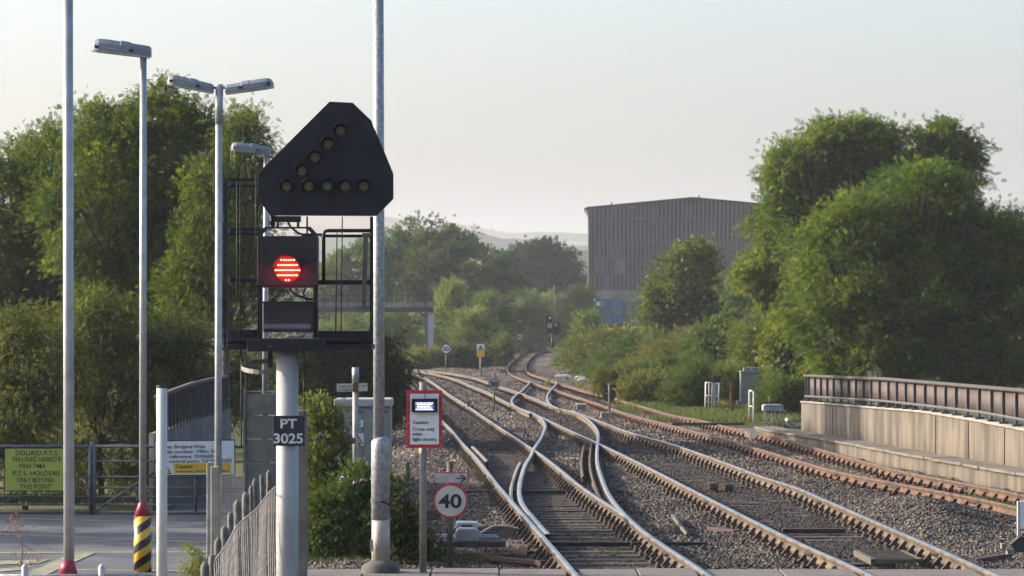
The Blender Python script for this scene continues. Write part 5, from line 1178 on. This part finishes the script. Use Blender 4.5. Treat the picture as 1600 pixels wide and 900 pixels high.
# parked car behind the bush
t = T('parked_car', 'white car glimpsed through the bushes behind the ladder hoop', 'car', 388, 634, 110)
M_car = mat('car_white', (.62,.65,.7), .3, 0, (.68,.7,.74), 2, spec=.6)
MB().prism([(-.9,.25),(.9,.25),(.92,.8),(.82,.95),(-.82,.95),(-.92,.8)], 0, 4.2).build('body', M_car, t.e, .05)
MB().prism([(-.8,.95),(.8,.95),(.62,1.42),(-.62,1.42)], .9, 3.2).build('cabin', mat('car_glass', (.05,.08,.12), .15), t.e, .05); MB().prism([(-.6,1.42),(.6,1.42),(.55,1.47),(-.55,1.47)], 1.1, 3.0).build('roof', M_car, t.e)
for x_ in (-.8, .8):
    for y_ in (.8, 3.3): MB().tube([(x_-.1,y_,.3),(x_+.1,y_,.3)], .31, 18).build('wheel', M_ink(), t.e)
for x_ in (-.65,.65): MB().box(x_-.16,x_+.16,-.02,.02,.6,.74).build('headlight', M_white(), t.e)

# ------------------------------------------------------------------ small things in the ballast
t = T('point_machine', 'pale cast point machine with a rounded cover beside the nearest rail', 'point machine', 731, 845, 41.5)
M_pm = mat('machine_cover', (.20,.20,.19), .5, .2, (.30,.30,.285), 9, .1)
h_ = t.z(817)
MB().prism([(t.x(711),0),(t.x(748.5),0),(t.x(748.5),t.z(829)),(t.x(743),t.z(824)),(t.x(716),t.z(824)),(t.x(711.5),t.z(829))], -.22, .10).build('cover', M_pm, t.e, .02)
MB().prism([(t.x(710),t.z(827)),(t.x(748),t.z(827)),(t.x(746),t.z(817)),(t.x(712),t.z(816.5))], .13, .42).build('rear_cover', mat('pale_cover', (.33,.33,.33), .45, .1, (.4,.4,.4), 9), t.e, .02)
MB().box(t.x(721),t.x(738),.10,.128,t.z(824.5),t.z(821)).build('slot', M_ink(), t.e)
mb = MB(); mb.tube([(t.x(684),-.12,t.z(838)),(t.x(780),-.12,t.z(839))], .022, 8); mb.tube([(t.x(684),-.12,t.z(835)),(t.x(776),-.12,t.z(836))], .016, 8); mb.build('drive_rod', M_galv(), t.e)
MB().box(t.x(684),t.x(790),-.3,.3,t.z(853),t.z(844)).build('bearer', M_timber(), t.e)
t = T('cover_box', 'low brown metal cover over the rods between the point machine and the rail', 'cover', 780, 838, 42.3)
MB().prism([(t.x(750),t.z(833)),(t.x(760),t.z(836)),(t.x(760),0),(t.x(800),0),(t.x(801),t.z(830)),(t.x(811),t.z(826)),(t.x(792),t.z(821.5)),(t.x(770),t.z(822))], -.05, .3).build('cover', mat('brown_cover', (.07,.062,.045), .6, .2, (.13,.115,.08), 8), t.e, .008)
red_ = mat('red_brown_baulk', (.032,.015,.014), .8, 0, (.075,.033,.029), 6, .2, 30, stretch=(1,6,6))
for k, (x0_, y0_, x1_, y1_, lb) in enumerate(((728,869,850,880,'longest red-brown sleeper end, lowest of three by the crossing'),(752,850,830,855,'thin red-brown sleeper end nearest the point machine'),(775,858,830,865,'short red-brown sleeper end in the middle of three'),(1222,829,1320,829,'red-brown sleeper between the rails at the lower right'),(1398,829,1420,827,'short red-brown sleeper end outside the lower right rail'),(1520,877,1575,868,'red-brown baulk lying beside the white marker post at the right edge'),(1110,826,1152,832,'brown sleeper end left of the lower right rail'))):
    zz = -.16; a = gp(x0_,y0_,zz); b_ = gp(x1_,y1_,zz); c_ = Vector(a)*.5+Vector(b_)*.5
    t = bpy.data.objects.new('sleeper_end', None); C.objects.link(t); t.location = c_; tag(t, lb, 'sleeper end', 'red-brown sleeper ends')
    MB().beam(Vector(a)-c_, Vector(b_)-c_,   .12, .06).build('timber', red_, t, .01)
t = T('marker_stake', 'short dark stake with a rounded top in the ballast left of the caution board', 'stake', 637.5, 812, 47)
MB().tube([(0,0,-.2),(0,0,t.z(728)),(0,0,t.z(722))], [3.4*t.k,3.2*t.k,1.6*t.k], 10).build('shaft', mat('dark_post', (.055,.05,.042), .7), t.e); MB().tube([(0,0,t.z(722)),(0,0,t.z(719))], 2*t.k, 8).build('cap', M_dirtyw(), t.e)
t = T('ballast_board', 'dark board retaining the ballast behind the 40 sign', 'board', 660, 810, 45)
t.box(MB(), 622, 690, 796, 812, -.04, .04).build('board', M_timber(), t.e)
t = T('marker_stub', 'tiny black marker standing on the ballast above the left rail', 'marker', 732, 634, 108)
MB().tube([(0,0,-.03),(0,0,t.z(630)),(0,0,t.z(628))], [2.*t.k,2.1*t.k,.8*t.k], 8).build('body', M_ink(), t.e); MB().box(-.05,.02,-.03,.03,t.z(629),t.z(627)).build('head', M_ink(), t.e)
t = T('white_marker_post', 'white marker post with a black foot at the right edge', 'marker post', 1594, 865, 39.5)
t.box(MB(), 1589.5, 1592.5, 783, 838, -.03, .03).build('edge_strip', M_dirtyw(), t.e); t.box(MB(), 1592.8, 1606, 783, 826, -.02, .05).build('panel', M_white(), t.e)
MB().prism([(t.x(1578),t.z(850)),(t.x(1592),t.z(838)),(t.x(1606),t.z(838)),(t.x(1606),t.z(862)),(t.x(1588),t.z(862))], -.08, .1).build('foot', mat('dark_block', (.035,.035,.035), .8), t.e)
t.box(MB(), 1564, 1571, 849, 857, -.06, .06).build('small_block', M_conc(), t.e); t.box(MB(), 1573, 1584, 858, 866, -.06, .08).build('small_block', M_conc(), t.e)
# timber grid between rails lower right
e = bpy.data.objects.new('timber_grid', None); C.objects.link(e); c_ = Vector(gp(1392, 874, -.1)); e.location = c_; tag(e, 'worn slatted timber grid lying between the rails at the lower right', 'timber grid')
a = Vector(gp(1337,864,-.1))-c_; b_ = Vector(gp(1364,878,-.1))-c_; dx = Vector(gp(1440,878,-.1))-Vector(gp(1364,878,-.1)); sl_ = MB()
sl_.beam(a, b_, .05, .07); sl_.beam(a+dx*.98, b_+dx*.98, .05, .07); 
for k in range(9): u = k/8; sl_.beam(a.lerp(b_,u)+Vector((.03,0,.012)), a.lerp(b_,u)+dx*.95+Vector((0,0,.012)), .05, .045)
sl_.build('slats', mat('grid_timber', (.05,.042,.033), .85, 0, (.12,.10,.075), 6, .2, 30, stretch=(1,6,6)), e)
e = bpy.data.objects.new('bent_bar', None); C.objects.link(e); p0 = Vector(gp(1052,808,-.1)); e.location = p0; tag(e, 'bent pale metal bar lying across the ballast right of the point blades', 'metal bar')
MB().tube([(0,0,0), Vector(gp(1056,813,-.1))-p0, Vector(gp(1075,836,-.1))-p0], .035, 6).build('bar', mat('pale_bar', (.08,.07,.055), .6, .2), e)
for k, (px, py, w_, lb) in enumerate(((1110,761,16,'broken timber stub between the rails left of the brown one'),(1133,762,18,'orange-brown broken block lying between the middle rails'),(1012,617,14,'rust-coloured scrap lying in the grass left of the white steps'))):
    p = gp(px,py,-.1); t = bpy.data.objects.new('scrap_block', None); C.objects.link(t); t.location = p; tag(t, lb, 'scrap', 'scrap blocks by the tracks')
    s_ = .7*w_*p[1]/F; o = MB().prism([(-s_/2,-.05),(s_/2,-.05),(s_/2,.03),(s_*.3,.07),(-s_/2,.06)], -.12, .2).build('block', mat('brown_block', (.05,.035,.025), .85, 0, (.11,.075,.05), 8), t, .008); o.rotation_euler = (0,.1,-.5)
for k, (px, py) in enumerate(((874,589),(884,588.5),(905,591),(910,594))):
    p = gp(px,py,-.15); o = MB().prism([(-.25,-.1),(.22,-.1),(.3,.05),(.05,.12),(-.2,.08)], 0, .5).build('litter_lump', M_white(), None, .02); o.location = p; tag(o, ('leftmost','second','third','rightmost')[k]+' pale lump of litter on the ballast before the right-hand bushes', 'litter', 'pale litter on the ballast')

# right verge: cabinet, steps, small sign, trough
t = T('equipment_cabinet', 'grey-green lineside cabinet with a lid in front of the right bushes', 'cabinet', 1171, 628, 112)
M_cg = mat('cabinet_green_grey', (.15,.16,.14), .6, 0, (.2,.21,.185), 3)
t.box(MB(), 1157.5, 1186, 582, 628, 0, .5).build('body', M_cg, t.e, .015); t.box(MB(), 1156.5, 1187, 579.5, 583, -.04, .54).build('lid', M_cg, t.e, .01)
t.box(MB(), 1162, 1171, 574.5, 580, .05, .3).build('vent_box', M_cg, t.e, .01); t.box(MB(), 1174, 1186, 574.5, 580, .05, .3).build('vent_box', M_cg, t.e, .01)
dr = t.box(MB(), 1159.5, 1184, 586, 626, -.012, 0).build('door', M_cg, t.e, .005); t.box(MB(), 1175, 1179, 603, 605, -.02,-.012).build('handle', M_ink(), dr); t.box(MB(), 1152, 1190, 627, 632, -.2, .6).build('plinth', M_conc(), t.e)
t = T('access_steps', 'white tubular steps with handrails in the right verge', 'steps', 1112, 633, 108)
mb = MB()
for px in (1102, 1107, 1112, 1118, 1123): mb.tube([(t.x(px),(0 if px < 1115 else .2),t.z(636)),(t.x(px+.8),(0 if px < 1115 else .2),t.z(598))], .02, 6)
for py in (598, 618): mb.tube([(t.x(1102),0,t.z(py)),(t.x(1113),0,t.z(py))], .02, 6); mb.tube([(t.x(1117),.2,t.z(py+1)),(t.x(1124),.2,t.z(py+1))], .02, 6)
mb.build('handrail', M_white(), t.e); t.box(MB(), 1103, 1123, 628, 630, 0, .3).build('tread', M_galv(), t.e)
t = T('small_black_sign', 'small black rectangular board above the white steps', 'sign', 1117, 636, 107)
t.box(MB(), 1113.5, 1126, 587.5, 598, -.03, 0).build('board', M_black(), t.e); t.box(MB(), 1115.5, 1118.5, 598, 636, 0, .06).build('post', M_galv(), t.e)
t = T('rusty_post', 'leaning rusty post left of the grey-green cabinet', 'post', 1145, 632, 108)
MB().beam((0,0,-.2), (t.x(1142.5),0,t.z(594)), .1, .1).build('shaft', M_rust(), t.e); t.box(MB(), 1138, 1144, 595, 597, -.03, .03).build('arm', M_rust(), t.e)
t = T('rail_frame', 'narrow white metal ladder frame standing by the rusty track', 'frame', 1175, 660, 90)
mb = MB()
for px, q in ((1171.5,655),(1177.5,661)): mb.tube([(t.x(px),(0.15 if px < 1175 else 0),t.z(q)),(t.x(px),(0.15 if px < 1175 else 0),t.z(609 if px < 1175 else 612))], .022, 6)
for py in (610, 634): mb.tube([(t.x(1171.5),.15,t.z(py)),(t.x(1177.5),0,t.z(py+2))], .02, 6)
mb.build('frame', M_dirtyw(), t.e)
t = T('trough_box', 'pale trough box on short legs beside the end of the parapet', 'trough box', 1208, 655, 92)
t.box(MB(), 1192, 1224, 633, 642, -.1, .4).build('box', mat('pale_trough', (.22,.24,.25), .6, 0, (.29,.31,.32), 4), t.e, .01); t.box(MB(), 1194.5, 1222, 632, 635, -.12, .42).build('lid', M_galv(), t.e, .01)
for px in (1196, 1200.5, 1206, 1211, 1219): t.box(MB(), px-1, px+1, 642, 656, 0, .05).build('leg', M_dirtyw(), t.e)
MB().tube([(t.x(1203),.1,t.z(632)),(t.x(1203),.1,t.z(620))], .025, 8).build('stub', M_rust(), t.e)
e = bpy.data.objects.new('broken_slab', None); C.objects.link(e); e.location = W(1240,668,86); tag(e, 'tilted broken concrete slab at the far end of the parapet', 'slab')
o = MB().box(-.28,.28,-.2,.2,-.05,.05).build('slab', M_conc(), e, .02); o.rotation_euler = (.2,R(48),.2)
e = bpy.data.objects.new('debris_heap', None); C.objects.link(e); e.location = W(1222,668,86.5); tag(e, 'dark heap of cut branches beside the broken slab', 'debris')
mb = MB(); g = random.Random(5)
for k in range(60): p = Vector((g.uniform(-.35,.35), g.uniform(-.3,.3), g.uniform(-.1,.12))); mb.tube([p, p+Vector((g.uniform(-.3,.3), g.uniform(-.2,.2), g.uniform(-.05,.14)))], .012, 4)
mb.build('branches', M_bark(), e)
t = T('trough_run', 'low flat concrete cable trough ending at the parapet kerb', 'trough', 1195, 672, 85)
MB().add([(t.x(1163),-2,.0),(t.x(1250),-3.5,.0),(t.x(1250),.6,.0),(t.x(1163),2,.0),(t.x(1163),-2,-.3),(t.x(1250),-3.5,-.3),(t.x(1250),.6,-.3),(t.x(1163),2,-.3)], [(0,1,2,3),(4,7,6,5),(0,4,5,1),(1,5,6,2),(2,6,7,3),(3,7,4,0)]).build('lid', mat('dark_concrete', (.10,.095,.085)), t.e)
t = T('edge_board', 'dark edging board between the rusty track and the grass', 'board', 1110, 662, 90)
t.box(MB(), 1050, 1164, 660.5, 664.5, -.03, .03).build('board', M_timber(), t.e)

# ------------------------------------------------------------------ grass and weeds
LM_gr = leafmat('grass_blades', (.04,.06,.018), (.075,.105,.028), (.17,.16,.06), .3)
def grass(pts, n, size, label, g, m=LM_gr, t0=.4):
    """pts: photo-pixel ellipses (px,py,rx,ry) on the ground"""
    Cn = []; 
    a = np.array([p[2]*p[3] for p in pts], float); a /= a.sum()
    for k in range(n):
        p = pts[g.choice(len(pts), p=a)]; r = math.sqrt(g.random()); q = g.random()*6.283
        py = p[1]+p[3]*r*math.sin(q); px = p[0]+p[2]*r*math.cos(q)
        if py < YH+14: continue
        Cn.append(gp(px, py, -.2))
    Cn = np.array(Cn); n = len(Cn); S = size*g.uniform(.5,1.4,n)*np.clip(Cn[:,1]/90, .7, 2)
    V, Q, t = sprigs('blade', Cn, np.tile([1.,0,0], (n,1))+g.normal(size=(n,3))*.3*np.array([1,1,0]), S, np.clip(t0+g.normal(size=n)*.18,0,1), g, 1., .05)
    tag(npmesh('grass', V, Q, m, None, t), label, None, None, 'stuff')
g = np.random.default_rng(77)
grass([(1050,640,90,9),(1120,648,80,12),(1010,630,50,7),(1150,655,50,8),(1220,650,30,14),(1075,657,60,5),(1240,640,20,20)], 9000, .16, 'bright grass along the verge beside the rusty track', g)
grass([(1030,612,90,9),(1130,625,60,14),(960,600,30,5),(1200,610,50,20)], 6000, .26, 'tall yellowing grass and weeds under the right-hand bushes', g, LM_scr, .7)
grass([(1560,794,34,5),(1585,796,25,6),(1540,780,30,6)], 700, .13, 'tuft of bright grass beside the rusty track at the right', g, t0=.35)
grass([(660,858,50,10),(700,874,60,8),(735,876,40,6)], 400, .12, 'sparse green weeds around the foot of the sign posts', g, t0=.4)
grass([(838,700,10,7),(850,735,14,8),(862,772,10,5),(922,811,12,6),(955,865,14,8),(845,685,14,5),(895,838,10,5),(1010,668,60,3),(780,860,14,6)], 300, .09, 'scattered weeds growing between the running rails', g, t0=.25)
grass([(930,612,8,2),(890,606,6,2),(905,608,6,2),(855,603,5,2),(985,640,10,3)], 90, .22, 'small weeds between the far rusty rails', g, t0=.6)
grass([(540,870,90,16),(520,850,60,20),(600,850,30,20)], 2600, .17, 'dark grass at the foot of the buddleia by the cabinet', g, LM_mid, .4)
grass([(100,785,260,5),(300,780,80,6)], 2500, .2, 'grass behind the bars of the gate', g, LM_dark, .8)

# ------------------------------------------------------------------ haze
hz = MB().box(-2600, 2600, -40, 5200, -1.6, 118).build('haze', None)
hz.data.materials.clear()
m = bpy.data.materials.new('haze_air'); m.use_nodes = True; N = m.node_tree.nodes; N.remove(N['Principled BSDF'])
pv = N.new('ShaderNodeVolumePrincipled'); pv.inputs['Color'].default_value = (.86,.90,1,1); pv.inputs['Density'].default_value = .00018; pv.inputs['Anisotropy'].default_value = .25
m.node_tree.links.new(pv.outputs[0], N['Material Output'].inputs['Volume']); hz.data.materials.append(m)
tag(hz, 'thin pale haze over the whole scene', None, None, 'stuff')
